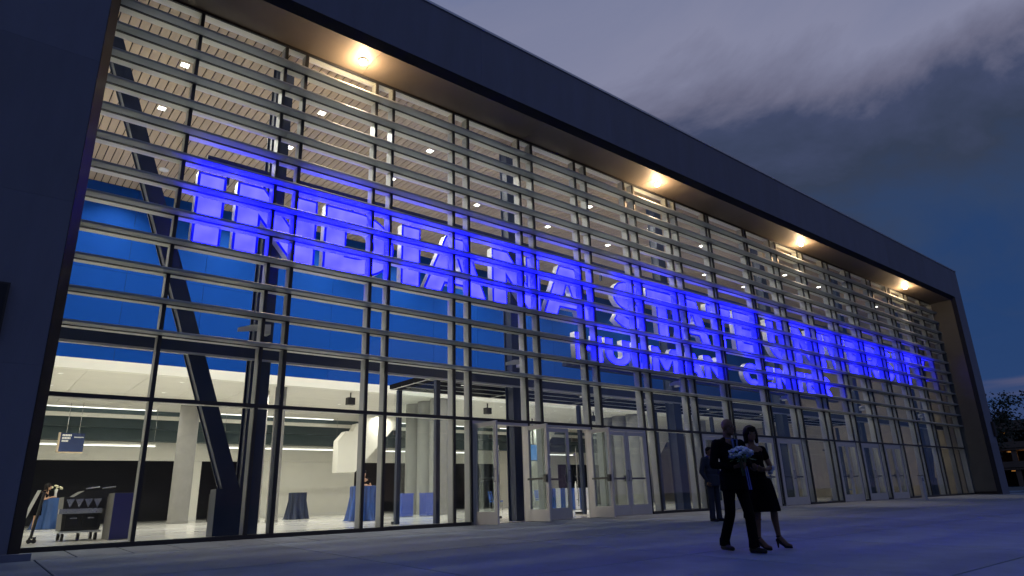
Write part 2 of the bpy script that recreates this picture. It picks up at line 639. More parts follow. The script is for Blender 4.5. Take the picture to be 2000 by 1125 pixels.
# ------------------------------------------------------------------ building shell
bld = thing("arena_building", (0, 0, 0), "long glass-fronted arena in a dark concrete portal frame, lit from inside at dusk", "building")
YF = -1.30                     # face of the portal
YS = -1.12                     # outer edge of the soffit
XL, XR = -1.15, 45.43          # outer edges of the portal
ZP = 12.93                     # parapet
# fascia panels over the opening, each a slab of its own
PW = (XR - XL) / 9
for i in range(9):
    a, b = XL + PW * i + 0.0015, XL + PW * (i + 1) - 0.0015
    bx("fascia_panel", "portal_panel", bld, a, b, YF, YF + 0.12, ZH + 0.17, ZP)
for i, (z0, z1) in enumerate(((-0.05, 2.70), (2.702, 5.40), (5.402, 8.10), (8.102, ZH + 0.16))):
    bx("jamb_panel", "portal_panel", bld, XL, X0 - 0.16, YF, YF + 0.12, z0, z1)
    bx("jamb_panel", "portal_panel", bld, X1 + 0.16, XR, YF, YF + 0.12, z0, z1)
    bx("jamb_lining", "jamb_lining", bld, X1, X1 + 0.10, YS + 0.004, -0.035, max(z0, 0.14), z1 if z1 < 10 else ZH)
    bx("jamb_lining", "jamb_lining", bld, X0 - 0.10, X0, YS + 0.004, -0.035, max(z0, 0.14), z1 if z1 < 10 else ZH)
bx("jamb_base", "dark_lip", bld, X1 + 0.012, X1 + 0.11, YS + 0.01, -0.04, -0.04, 0.135)
bx("jamb_base", "dark_lip", bld, X0 - 0.11, X0 - 0.012, YS + 0.01, -0.04, -0.04, 0.135)
# chamfered dark lip around the opening
lip = MB()
lip.prism([(YS, ZH + 0.005), (YF - 0.012, ZH + 0.165), (YF + 0.10, ZH + 0.165), (YS + 0.02, ZH + 0.05)], "x", X0 - 0.10, X1 + 0.10)
lip.build("head_lip", "dark_lip", bld)
for sx, xx in ((1, X1), (-1, X0)):
    lp = MB().prism([(xx, YS), (xx + sx * 0.155, YF - 0.012), (xx + sx * 0.155, YF + 0.10), (xx + sx * 0.04, YS + 0.02)], "z", -0.04, ZH + 0.16)
    lp.build("jamb_lip", "dark_lip", bld)
# soffit panels
for i in range(8):
    w = (X1 - X0) / 8
    bx("soffit_panel", "soffit_panel", bld, X0 + w * i + 0.004, X0 + w * (i + 1) - 0.004, YS + 0.004, -0.035, ZH, ZH + 0.05)
bx("coping", "coping_metal", bld, XL - 0.03, XR + 0.03, YF - 0.03, YF + 0.55, ZP + 0.004, ZP + 0.07)
# body of the building behind the portal
bx("frame_core", "portal_panel", bld, XL + 0.01, XR - 0.01, YF + 0.13, 0.25, ZH + 0.06, ZP)
bx("frame_core", "portal_panel", bld, XL + 0.01, X0 - 0.105, YF + 0.13, 0.25, -0.05, ZH + 0.05)
bx("frame_core", "portal_panel", bld, X1 + 0.105, XR - 0.01, YF + 0.13, 0.25, -0.05, ZH + 0.05)
bx("roof", "portal_panel", bld, XL + 0.02, XR - 0.02, 0.26, 27.0, 11.30, ZP - 0.35)
bx("side_wall", "portal_panel", bld, X1 + 0.12, XR - 0.02, 0.26, 27.0, -0.05, 11.29)
bx("side_wall", "portal_panel", bld, XL + 0.02, X0 - 0.12, 0.26, 27.0, -0.05, 11.29)
bx("back_wall", "portal_panel", bld, X0, X1, 26.6, 27.0, -0.05, 11.29)
# plinth step beside the near jamb
bx("plinth", "portal_panel", bld, XL - 0.1, 1.03, YF - 0.30, YF - 0.16, -0.08, 0.055)

# ------------------------------------------------------------------ curtain wall: mullions, transoms, fins, panes
for xm in MULL:
    hw = 0.034
    mu = bx("mullion", "mullion_grey", bld, xm - hw + 0.006, xm + hw - 0.006, 0.016, 0.235, 0.0, ZH - 0.002)
    bx("mullion_cap", "cap_dark", mu, -hw, hw, -0.126 - 0.031, -0.126 + 0.017, -ZH / 2 + 0.07, ZH / 2 - 0.01)
for xm, s in ((X0, 1), (X1, -1)):
    a, b = sorted((xm, xm + s * 0.05))
    bx("edge_mullion", "mullion_grey", bld, a, b, -0.03, 0.22, 0.0, ZH - 0.002)
for zf in FIN_Z:
    tr = bx("transom", "transom_cream", bld, X0 + 0.02, X1 - 0.02, 0.021, 0.215, zf, zf + 0.055)
    bx("transom_cap", "cap_dark", bld, X0 + 0.02, X1 - 0.02, -0.036, 0.020, zf - 0.012, zf + 0.05)
bx("head_transom", "transom_cream", bld, X0 + 0.02, X1 - 0.02, 0.012, 0.26, ZH - 0.035, ZH + 0.03)
bx("head_cap", "cap_dark", bld, X0 + 0.02, X1 - 0.02, -0.034, 0.011, ZH - 0.06, ZH + 0.02)
bx("transom_cap", "cap_dark", bld, X0 + 0.02, X1 - 0.02, -0.042, 0.016, ZT - 0.036, ZT + 0.036)
bx("transom", "transom_cream", bld, X0 + 0.02, X1 - 0.02, 0.017, 0.21, ZT - 0.03, ZT + 0.03)
# sill between doors
DOOR_BAYS = [(PAIRS[i][1], PAIRS[i + 1][0]) for i in (2, 3, 4, 6, 7, 8, 10, 11, 12)]
sills, cur = [], X0
for a, b in DOOR_BAYS:
    sills.append((cur, a - 0.036))
    cur = b + 0.036
sills.append((cur, X1))
for a, b in sills:
    if b - a > 0.02:
        bx("sill", "cap_dark", bld, a, b, -0.055, 0.235, -0.03, 0.072)
# fins: horizontal blades running past the mullions, jointed at the column lines
JOINT = [X0 + 0.012, PAIRS[0][0] + 0.1, PAIRS[3][0] + 0.1, PAIRS[6][0] + 0.1, PAIRS[9][1] - 0.1, PAIRS[12][1] - 0.1, PAIRS[15][1] - 0.1, X1 - 0.012]
fin_meshes = {}
for zf in FIN_Z:
    for a, b in zip(JOINT[:-1], JOINT[1:]):
        L = round(b - a - 0.008, 3)
        if L not in fin_meshes:
            prof = [(-0.268, 0.020), (-0.262, 0.006), (-0.245, 0.0), (-0.150, -0.006), (-0.036, 0.0), (-0.036, 0.040), (-0.15, 0.052), (-0.262, 0.046), (-0.268, 0.038)]
            me = MB().prism(prof, "x", 0.0, L).mesh("fin")
            me.materials.append(MATS["fin_aluminium"])
            fin_meshes[L] = me
        put("fin", fin_meshes[L], None, bld, (a + 0.004, 0, zf))
# panes
rows = [(0.072, ZT - 0.04), (ZT + 0.04, FIN_Z[0] - 0.004)]
rows += [(FIN_Z[i] + 0.052, FIN_Z[i + 1] - 0.004) for i in range(11)] + [(FIN_Z[11] + 0.052, ZH - 0.055)]
wide, narrow = [], []
for a, b in zip(EDGES[:-1], EDGES[1:]):
    for k, (z0, z1) in enumerate(rows):
        if k == 0 and any(abs(a - p) < 0.01 for p, q in DOOR_BAYS):
            continue
        (wide if b - a > 1.0 else narrow).append((a + 0.028, b - 0.028, z0, z1))
narrow.sort(key=lambda r: r[0])
left_over = MB()
room = 298 - len(wide)
for n_, (a, b, z0, z1) in enumerate(wide + narrow):
    if n_ < len(wide) + room:
        bx("pane", "facade_glass", bld, a, b, -0.008, 0.008, z0, z1)
    else:
        left_over.box(a, b, -0.008, 0.008, z0, z1)
tag(left_over.build("narrow_panes", "facade_glass", bld), kind="stuff")

# ------------------------------------------------------------------ doors
LEAF_H = ZT - 0.115


def door_leaf(w, hinge_left, hx, ang, label=None):
    """A leaf hinged at hx; built from its hinge stile outwards, swung towards the plaza by ang."""
    s = 1 if hinge_left else -1
    key = ("leaf", round(w, 3), s)
    if key not in MESHES:
        f = MB()
        st, tp, bt = 0.105, 0.11, 0.29

        def bb(mb, x0, x1, y0, y1, z0, z1):
            a, b = sorted((s * x0, s * x1))
            mb.box(a, b, y0, y1, z0, z1)
        bb(f, 0.004, st, -0.024, 0.024, 0.012, LEAF_H)
        bb(f, w - st, w - 0.004, -0.024, 0.024, 0.012, LEAF_H)
        bb(f, st, w - st, -0.022, 0.022, LEAF_H - tp, LEAF_H - 0.001)
        bb(f, st, w - st, -0.022, 0.022, 0.013, bt)
        g = MB()
        bb(g, st, w - st, -0.006, 0.006, bt, LEAF_H - tp)
        h = MB()
        bb(h, st - 0.04, w - st + 0.05, 0.034, 0.064, 0.995, 1.045)
        bb(h, w - 0.14, w - 0.03, 0.025, 0.075, 0.93, 1.11)
        p = MB()
        px = s * (w - 0.055)
        p.tube((px, -0.075, 0.94), (px, -0.075, 1.26), 0.011, n=8)
        p.tube((px, -0.02, 0.96), (px, -0.075, 0.96), 0.011, n=8)
        p.tube((px, -0.02, 1.24), (px, -0.075, 1.24), 0.011, n=8)
        hg = MB()
        for z in (0.25, 1.2, LEAF_H - 0.2):
            hg.tube((0, -0.012, z), (0, -0.012, z + 0.11), 0.013, n=8)
        ms = []
        for nm, mb, mm in (("leaf", f, "door_aluminium"), ("glass", g, "door_glass"), ("push_bar", h, "door_hardware"),
                           ("pull_handle", p, "stainless"), ("hinge", hg, "door_hardware")):
            me = mb.mesh(nm)
            me.materials.append(MATS[mm])
            ms.append((nm, me))
        MESHES[key] = ms
    ms = MESHES[key]
    leaf = put("door", ms[0][1], None, bld, (hx, -0.012, 0.0))
    leaf.rotation_euler = (0, 0, -s * ang)
    if label:
        leaf["label"] = label
    for nm, me in ms[1:]:
        put(nm, me, None, leaf)
    return leaf


OPEN = {0: (R(86), R(88)), 1: (0.0, R(85))}
for i, (a, b) in enumerate(DOOR_BAYS):
    a2, b2 = a + 0.036, b - 0.036
    fr = MB()
    fr.box(a2, a2 + 0.05, -0.036, 0.12, -0.02, ZT - 0.037)
    fr.box(b2 - 0.05, b2, -0.036, 0.12, -0.02, ZT - 0.037)
    fr.box(a2 + 0.05, b2 - 0.05, -0.034, 0.118, ZT - 0.105, ZT - 0.038)
    fr.build("door_frame", "door_aluminium", bld)
    bx("threshold", "stainless", bld, a2 + 0.05, b2 - 0.05, -0.10, 0.12, -0.012, 0.010)
    w = (b2 - a2 - 0.10) / 2 - 0.003
    la, ra = OPEN.get(i, (0.0, 0.0))
    door_leaf(w, True, a2 + 0.05, la, "door leaf standing open" if la else None)
    door_leaf(w, False, b2 - 0.05, ra, "door leaf standing open" if ra else None)

# ------------------------------------------------------------------ steelwork just inside the glass
YC = 0.80
COLX = [4.665, 11.77, 18.87, 2 * XC - 18.87, 2 * XC - 11.77, 2 * XC - 4.665]
for cx in COLX:
    c = MB()
    c.box(cx - 0.20, cx + 0.20, YC - 0.17, YC - 0.14, 0.0, 10.985)
    c.box(cx - 0.20, cx + 0.20, YC + 0.14, YC + 0.17, 0.0, 10.985)
    c.box(cx - 0.16, cx + 0.16, YC - 0.14, YC + 0.14, 0.0, 10.985)
    so = c.build("steel_column", "steel_navy", bld)
    br = MB()
    br.prism([(cx - 0.62, 4.02), (cx + 0.05, 4.13), (cx + 0.05, 4.26), (cx - 0.35, 4.20), (cx - 0.62, 4.10)], "y", YC - 0.42, YC - 0.40)
    br.box(cx - 0.06, cx + 0.06, YC - 0.40, YC - 0.171, 4.05, 4.25)
    br.build("bracket", "letter_return", so)
bm_ = MB()
bm_.box(X0 + 0.03, X1 - 0.03, YC - 0.20, YC - 0.172, 3.54, 3.80)
bm_.box(X0 + 0.03, X1 - 0.03, YC - 0.171, YC + 0.18, 3.76, 3.80)
bo = bm_.build("steel_beam", "steel_navy", bld)
bx("beam_flange", "mullion_grey", bo, X0 + 0.03, X1 - 0.03, YC - 0.205, YC - 0.10, 3.495, 3.538)
for mir in (False, True):
    pts = [(0.72, 10.98), (4.50, 0.35)]
    if mir:
        pts = [(2 * XC - a, z) for a, z in pts]
    (xa, za), (xb, zb) = pts
    d = Vector((xb - xa, 0, zb - za)).normalized()
    n_ = Vector((d.z, 0, -d.x)) * 0.155
    br = MB()
    for y0, y1, k in ((YC - 0.16, YC - 0.13, 1.0), (YC + 0.13, YC + 0.16, 1.0), (YC - 0.13, YC + 0.13, 0.85)):
        prof = [(xa + n_.x * k, za + n_.z * k), (xb + n_.x * k, zb + n_.z * k), (xb - n_.x * k, zb - n_.z * k), (xa - n_.x * k, za - n_.z * k)]
        br.prism(prof, "y", y0, y1)
    bo2 = br.build("diagonal_brace", "steel_navy", bld)
    g0, g1 = (4.01, 4.52) if not mir else (2 * XC - 4.52, 2 * XC - 4.01)
    bx("brace_foot", "steel_navy", bo2, g0, g1, YC - 0.19, YC + 0.19, 0.0, 0.92)

# ------------------------------------------------------------------ interior shell
floor = MB().box(X0 - 0.09, X1 + 0.09, 0.236, 26.5, -0.06, 0.0)
tag(floor.build("floor", "terrazzo"), kind="structure")
fs = MB().box(X0, X1, 0.0, 0.235, -0.05, -0.004)
tag(fs.build("floor", "terrazzo"), kind="structure")
YB = 10.40                     # blue upper wall
# slatted timber ceiling
bk = bx("ceiling", "ceiling_void", bld, X0, X1, 0.27, YB + 0.3, 11.06, 11.12)
PL = 0.2055
npl = int((X1 - X0) / PL)
pm = MB().box(0.014, PL - 0.014, 0.275, YB - 0.01, 10.995, 11.02).mesh("plank")
pm.materials.append(MATS["wood_slat"])
cz = (10.995 + 11.02) / 2
for i in range(npl + 1):
    o = put("plank", pm, None, bk)
    o.location = (X0 + PL * i - (X0 + X1) / 2, -(0.27 + YB + 0.3) / 2, -(11.06 + 11.12) / 2)
wl_ = bx("upper_wall", "ceiling_void", bld, X0, 43.9, YB + 0.02, YB + 0.25, 5.07, 11.05)
NW = 18
for i in range(NW):             # tall panels with narrow joints
    wpn = (43.9 - X0) / NW
    for z0, z1 in ((5.07, 7.995), (8.005, 10.99)):
        bx("wall_panel", "blue_wall", bld, X0 + wpn * i + 0.005, X0 + wpn * (i + 1) - 0.005, YB, YB + 0.019, z0, z1)
for i in range(7):              # long linear grilles low on the blue wall
    xa = 2.4 + 6.1 * i
    bx("vent_grille", "steel_navy", bld, xa, xa + 2.2, YB - 0.022, YB - 0.002, 5.52, 5.68)
bx("ceiling_edge", "cream_paint", bld, X0, 43.9, YB - 0.03, YB + 0.25, 4.745, 5.066)
cb = bx("lower_ceiling", "ceiling_white", bld, X0, X1, YB + 0.26, 20.6, 4.80, 5.06)
PX, PY = (X1 - X0) / 24, 2.35
for i in range(24):
    for j in range(4):
        xa, ya = X0 + PX * i, YB + 0.262 + PY * j
        me = unit_box(PX - 0.014, PY - 0.014, 0.03, "ceiling_white", "ceiling_panel")
        put("ceiling_panel", me, None, cb, (xa + PX / 2 - (X0 + X1) / 2, ya + PY / 2 - (YB + 0.26 + 20.6) / 2, 4.782 - 4.93))
bx("end_wall", "beige_wall", bld, 43.93, 43.998, 0.24, 26.5, 0.002, 10.99)
bx("end_wall", "cream_paint", bld, X0 + 0.002, X0 + 0.02, 0.24, 26.5, 0.002, 10.99)
# masonry courses on the end wall, proud of the joints
for k in range(9):
    for j in range(6):
        ya = 0.27 + 1.68 * j
        bx("wall_panel", "beige_wall", bld, 43.90, 43.928, ya, ya + 1.67, 0.06 + 1.2 * k, 0.06 + 1.2 * k + 1.19)
# underside of the seating bowl, stepping down towards the back
for k, (ya, z0, z1) in enumerate(((19.95, 4.58, 5.05), (20.55, 4.05, 4.66), (21.15, 3.55, 4.13))):
    bx("seating_step", "bleacher_teal", bld, X0 + 0.03, 43.9, ya, ya + 0.9, z0, z1)
bx("bulkhead", "cream_paint", bld, X0 + 0.03, 43.9, 21.75, 22.05, 2.72, 3.62)
bx("bulkhead", "cream_paint", bld, X0 + 0.03, 43.9, 20.0, 20.12, 4.40, 4.575)
bx("dark_concourse", "dark_opening", bld, X0 + 0.03, 43.9, 25.2, 25.4, 0.0, 4.4)
for xa, xb in ((8.5, 9.3), (12.3, 17.4), (27.6, 33.0), (38.0, 43.8)):
    bx("rear_wall", "cream_paint", bld, xa, xb, 21.80, 22.04, 0.0, 2.715)
    bx("skirting", "white_paint", bld, xa, xb, 21.775, 21.797, 0.0, 0.14)
# raking stair stringers
for xs_, sgn in ((14.1, 1), (25.2, 1), (36.4, 1)):
    rk = MB()
    rk.prism([(xs_, 1.96), (xs_ + 0.95, 1.98), (xs_ + 3.6, 4.74), (xs_ + 1.45, 4.74), (xs_ + 1.25, 4.30), (xs_ + 0.95, 4.30), (xs_ + 0.75, 3.9), (xs_ + 0.4, 3.9), (xs_, 3.45)], "y", 17.0, 17.5)
    rk.build("stair_stringer", "cream_paint", bld)

# ------------------------------------------------------------------ vestibule
vest = thing("entrance_vestibule", (0, 0, 0), "long dark-roofed glass vestibule behind the entrance doors", "vestibule")
VX0, VX1, VY0, VY1, VZ = 9.30, 2 * XC - 9.30, 1.02, 3.45, 3.66
rf = bx("roof", "vestibule_dark", vest, VX0, VX1, VY0, VY1, VZ, VZ + 0.12)
rcx, rcy, rcz = (VX0 + VX1) / 2, (VY0 + VY1) / 2, VZ + 0.06
for yy in (VY0, 1.55, 2.15, 2.8, VY1 - 0.05):
    bx("roof_seam", "vestibule_seam", rf, -(VX1 - VX0) / 2 + 0.02, (VX1 - VX0) / 2 - 0.02, yy - rcy, yy + 0.03 - rcy, -0.078, -0.061)
for xx in [VX0 + 0.01] + [VX0 + 3.55 * i for i in range(1, 8)]:
    bx("roof_seam", "vestibule_seam", rf, xx - rcx, xx + 0.03 - rcx, 0.02 - 1.2, 1.18, -0.095, -0.079)
for xx in (VX0 + 0.06, 16.45, 20.6, 24.3, 28.4, VX1 - 0.06):
    bx("post", "steel_navy", vest, xx - 0.06, xx + 0.06, VY1 - 0.52, VY1 - 0.40, 0.0, VZ - 0.1)
bx("post", "steel_navy", vest, VX0, VX0 + 0.12, 0.99, 1.11, 0.0, VZ - 0.1)
bx("post", "steel_navy", vest, VX1 - 0.12, VX1, 0.99, 1.11, 0.0, VZ - 0.1)
pw = 1.184
npn = int((VX1 - VX0) / pw)
for i in range(npn):
    xa = VX0 + pw * i
    bx("glass_panel", "vestibule_glass", vest, xa + 0.01, xa + pw - 0.01, VY1 - 0.30, VY1 - 0.288, 0.02, 2.44)
    bx("glass_panel", "vestibule_glass", vest, xa + 0.01, xa + pw - 0.01, VY1 - 0.30, VY1 - 0.288, 2.46, VZ - 0.1)
    if i % 3 != 1:
        xh = xa + (pw - 0.10 if i % 3 == 2 else 0.10)
        hb = MB()
        hb.tube((xh, VY1 - 0.36, 0.25), (xh, VY1 - 0.36, 2.15), 0.016, n=8)
        for z in (0.45, 1.2, 1.95):
            hb.tube((xh, VY1 - 0.36, z), (xh, VY1 - 0.28, z), 0.012, n=6)
        hb.build("pull_handle", "stainless", vest)
        pf = MB()
        pf.box(xh - 0.1, xh + 0.1, VY1 - 0.325, VY1 - 0.265, 2.36, 2.45)
        pf.box(xh - 0.1, xh + 0.1, VY1 - 0.325, VY1 - 0.265, 0.0, 0.07)
        pf.build("patch_fitting", "door_hardware", vest)
for xx in (VX0 + 0.05, VX1 - 0.062):
    for ya, yb in ((1.12, 1.98), (2.0, 2.92)):
        bx("glass_panel", "vestibule_glass", vest, xx, xx + 0.012, ya, yb, 0.02, VZ - 0.1)

for i, xx in enumerate((10.7, 13.0, 15.4, 18.6, 22.4, 26.2, 29.4, 31.8, 34.2)):
    t = thing("vestibule_downlight", (xx, 1.80, VZ - 0.001), "small round downlight in the dark vestibule roof", "light", "downlights in the vestibule roof")
    MB().lathe([(0.055, -0.014), (0.07, -0.008), (0.07, 0.0)], n=16).build("bezel", "matte_black", t)
    MB().lathe([(0.045, -0.020), (0.045, -0.015)], n=16).build("lens", "lamp_soft", t)
    lamp("downlight_beam", "AREA", (0, 0, -0.04), 20.0 if xx < 20 else 7.0, (1.0, 0.86, 0.68), t, 0.09, R(150))

# ------------------------------------------------------------------ illuminated lettering
GL = {}


def arc(cx, cy_, rx, ry, a0, a1, n=14):
    return [(cx + rx * math.cos(R(a0 + (a1 - a0) * i / n)), cy_ + ry * math.sin(R(a0 + (a1 - a0) * i / n))) for i in range(n + 1)]


# outlines in a unit-height box; widths in the same unit (heavy grotesque)
S_ = 0.335
GL["I"] = (0.355, [[(0, 0), (0.355, 0), (0.355, 1), (0, 1)]])
GL["N"] = (1.13, [[(0, 0), (0.33, 0), (0.33, 0.53), (0.80, 0), (1.13, 0), (1.13, 1), (0.80, 1), (0.80, 0.47), (0.36, 1), (0, 1)]])
GL["D"] = (1.14, [[(0, 0), (0.52, 0)] + arc(0.55, 0.5, 0.59, 0.5, -85, 85, 18) + [(0.52, 1), (0, 1)],
                  [(0.345, 0.27), (0.345, 0.73)] + [(x_, y_) for x_, y_ in arc(0.50, 0.5, 0.27, 0.23, 90, -90, 12)]])
GL["A"] = (1.27, [[(0, 0), (0.35, 0), (0.42, 0.17), (0.85, 0.17), (0.92, 0), (1.27, 0), (0.84, 1), (0.43, 1)],
                  [(0.525, 0.40), (0.635, 0.72), (0.745, 0.40)]])
GL["T"] = (0.98, [[(0.315, 0), (0.665, 0), (0.665, 0.73), (0.98, 0.73), (0.98, 1), (0, 1), (0, 0.73), (0.315, 0.73)]])
GL["E"] = (0.86, [[(0, 0), (0.86, 0), (0.86, 0.25), (0.345, 0.25), (0.345, 0.39), (0.78, 0.39), (0.78, 0.61), (0.345, 0.61), (0.345, 0.75), (0.85, 0.75), (0.85, 1), (0, 1)]])
GL["U"] = (1.10, [[(0, 1), (0, 0.42)] + arc(0.55, 0.42, 0.55, 0.43, 180, 360, 18) + [(1.10, 1), (0.76, 1), (0.76, 0.42)] + arc(0.55, 0.42, 0.21, 0.17, 0, -180, 12) + [(0.34, 1)]])
GL["V"] = (1.26, [[(0.43, 0), (0.83, 0), (1.26, 1), (0.89, 1), (0.63, 0.36), (0.37, 1), (0, 1)]])
GL["L"] = (0.80, [[(0, 0), (0.80, 0), (0.80, 0.26), (0.345, 0.26), (0.345, 1), (0, 1)]])
GL["H"] = (1.10, [[(0, 0), (0.345, 0), (0.345, 0.37), (0.755, 0.37), (0.755, 0), (1.10, 0), (1.10, 1), (0.755, 1), (0.755, 0.64), (0.345, 0.64), (0.345, 1), (0, 1)]])
GL["M"] = (1.36, [[(0, 0), (0.33, 0), (0.33, 0.50), (0.60, 0.08), (0.76, 0.08), (1.03, 0.50), (1.03, 0), (1.36, 0), (1.36, 1), (1.03, 1), (0.68, 0.50), (0.33, 1), (0, 1)]])
GL["R"] = (1.06, [[(0, 0), (0.345, 0), (0.345, 0.30), (0.44, 0.30), (0.66, 0), (1.06, 0), (0.77, 0.36)] + arc(0.60, 0.665, 0.40, 0.335, -45, 90, 12) + [(0, 1)],
                  [(0.345, 0.55), (0.345, 0.76)] + arc(0.53, 0.655, 0.12, 0.105, 90, -90, 8)])
GL["Y"] = (1.20, [[(0.425, 0), (0.775, 0), (0.775, 0.37), (1.20, 1), (0.82, 1), (0.60, 0.64), (0.38, 1), (0, 1), (0.425, 0.37)]])
GL["C"] = (1.06, [arc(0.54, 0.5, 0.54, 0.52, 42, 318, 26) + [(0.70, 0.30)] + arc(0.55, 0.5, 0.21, 0.235, 308, 52, 16) + [(0.72, 0.68)]])
GL["S"] = (0.98, [[(0.90, 0.91), (0.78, 0.68), (0.62, 0.755), (0.50, 0.775), (0.41, 0.755), (0.375, 0.71), (0.40, 0.665), (0.50, 0.635), (0.68, 0.59), (0.84, 0.53),
                   (0.945, 0.43), (0.97, 0.30), (0.93, 0.17), (0.82, 0.06), (0.66, -0.005), (0.48, -0.015), (0.28, 0.015), (0.12, 0.08), (0.0, 0.16), (0.17, 0.385),
                   (0.32, 0.285), (0.46, 0.235), (0.56, 0.235), (0.615, 0.265), (0.62, 0.305), (0.57, 0.345), (0.44, 0.38), (0.25, 0.43), (0.12, 0.50), (0.04, 0.60),
                   (0.025, 0.72), (0.08, 0.86), (0.20, 0.96), (0.38, 1.012), (0.56, 1.012), (0.74, 0.98)]])


def letter_mesh(ch, H, xs, depth, off, name, material):
    key = ("gl", ch, H, round(xs, 3), depth, off, material)
    if key in MESHES:
        return MESHES[key]
    cu_ = bpy.data.curves.new(name, "CURVE")
    cu_.dimensions = "2D"
    cu_.fill_mode = "BOTH"
    cu_.extrude = depth / 2
    cu_.offset = off
    for loop in GL[ch][1]:
        sp = cu_.splines.new("POLY")
        sp.points.add(len(loop) - 1)
        for q, (a, b) in zip(sp.points, loop):
            q.co = (a * H * xs, b * H, 0, 1)
        sp.use_cyclic_u = True
    ob = bpy.data.objects.new(name, cu_)
    COL.objects.link(ob)
    dg = bpy.context.evaluated_depsgraph_get()
    me = bpy.data.meshes.new_from_object(ob.evaluated_get(dg))
    me.name = name
    bpy.data.objects.remove(ob)
    # stand the letter up: curve plane XY becomes XZ, front faces -Y
    me.transform(Matrix.Rotation(R(90), 4, "X"))
    me.materials.clear()
    me.materials.append(MATS[material])
    MESHES[key] = me
    return me


YL = 0.35


def lettering(name, label, items, H, z0, faces):
    root = thing(name, (items[0][1], YL, z0), label, "sign")
    for i_, (ch, xa, xb) in enumerate(items):
        wch = GL[ch][0] * H
        sx = (xb - xa) / wch
        lt = put("letter", letter_mesh(ch, H, sx, 0.20, 0.0, "letter", "letter_return"), None, root, (xa - items[0][1], 0.11, 0))
        put("trim", letter_mesh(ch, H, sx, 0.012, 0.003, "trim", "letter_trim"), None, lt, (0, -0.107, 0))
        put("face", letter_mesh(ch, H, sx, 0.010, -0.05 * H / 1.62, "face", faces(i_)), None, lt, (0, -0.116, 0))
    return root


big = [("I", 2.93, 3.50), ("N", 3.74, 5.56), ("D", 5.76, 7.60), ("I", 7.815, 8.37), ("A", 8.46, 10.51), ("N", 10.71, 12.50), ("A", 12.60, 14.65),
       ("S", 15.66, 17.22), ("T", 17.40, 18.98), ("A", 18.90, 20.95), ("T", 20.88, 22.46), ("E", 22.66, 24.05)]
cx_ = 25.05
for ch, gap in (("U", 0.22), ("N", 0.22), ("I", 0.10), ("V", 0.10), ("E", 0.22), ("R", 0.08), ("S", 0.20), ("I", 0.18), ("T", 0.0), ("Y", 0)):
    w = GL[ch][0] * 1.62
    big.append((ch, cx_, cx_ + w))
    cx_ += w + gap
kk = (42.0 - 25.05) / (big[-1][2] - 25.05)
big = big[:12] + [(c, 25.05 + (a - 25.05) * kk, 25.05 + (b - 25.05) * kk) for c, a, b in big[12:]]
s1 = lettering("lit_lettering", "large glowing blue letters reading INDIANA STATE UNIVERSITY behind the glass", big, 1.62, 5.72, lambda i_: "lit_acrylic" if i_ < 7 else ("lit_acrylic_mid" if i_ < 12 else "lit_acrylic_deep"))
bx("rail", "steel_navy", s1, 0.15, 39.0, 0.03, 0.12, 1.93, 2.06)
for i in range(14):
    bx("hanger", "steel_navy", s1, 0.6 + 2.95 * i, 0.66 + 2.95 * i, 0.14, 0.22, 1.55, 1.94)
small, cx_ = [], 13.83
for ch, gap in (("H", 0.12), ("U", 0.12), ("L", 0.08), ("M", 0.06), ("A", 0.06), ("N", 1.0), ("C", 0.12), ("E", 0.12), ("N", 0.08), ("T", 0.08), ("E", 0.12), ("R", 0)):
    w = GL[ch][0] * 0.86 * 1.05
    small.append((ch, cx_, cx_ + w))
    cx_ += w + gap
first, second = small[:6], small[6:]
k1 = (21.55 - 13.83) / (first[-1][2] - 13.83)
k2 = (29.95 - 22.88) / (second[-1][2] - second[0][1])
sx0 = second[0][1]
small = [(c, 13.83 + (a - 13.83) * k1, 13.83 + (b - 13.83) * k1) for c, a, b in first] + [(c, 22.88 + (a - sx0) * k2, 22.88 + (b - sx0) * k2) for c, a, b in second]
s2 = lettering("lit_lettering", "smaller glowing blue letters reading HULMAN CENTER on a dark rail", small, 0.86, 4.46, lambda i_: "lit_acrylic_small")
bx("rail", "steel_navy", s2, -0.4, 16.6, 0.02, 0.20, -0.22, -0.10)

# ------------------------------------------------------------------ light fittings
WARM = (1.0, 0.66, 0.36)
for i, lx in enumerate((6.09, 17.42, 2 * XC - 17.42, 2 * XC - 6.09)):
    t = thing("soffit_light", (lx, -0.58, ZH), "small round warm downlight glowing under the portal soffit", "light", "warm lights along the soffit")
    MB().lathe([(0.095, -0.03), (0.10, -0.02), (0.10, 0.0)], n=20).build("housing", "bollard_steel", t, smooth=True)
    MB().lathe([(0.055, -0.115), (0.085, -0.10), (0.085, -0.031)], n=20).build("lens", "lamp_warm", t)
    lamp("soffit_bulb", "POINT", (0, 0, -0.30), 150.0, WARM, t, 0.07)
    sp = lamp("soffit_beam", "SPOT", (0, 0, -0.125), 1100.0, (1.0, 0.74, 0.50), t, 0.06)
    sp.data.spot_size = R(52)
    sp.data.spot_blend = 0.6

dl_mesh = {}


def dim(x_):
    """The fittings are turned down towards the far end of the hall."""
    return max(0.10, min(1.0, 1.0 - (x_ - 16.0) / 20.0))


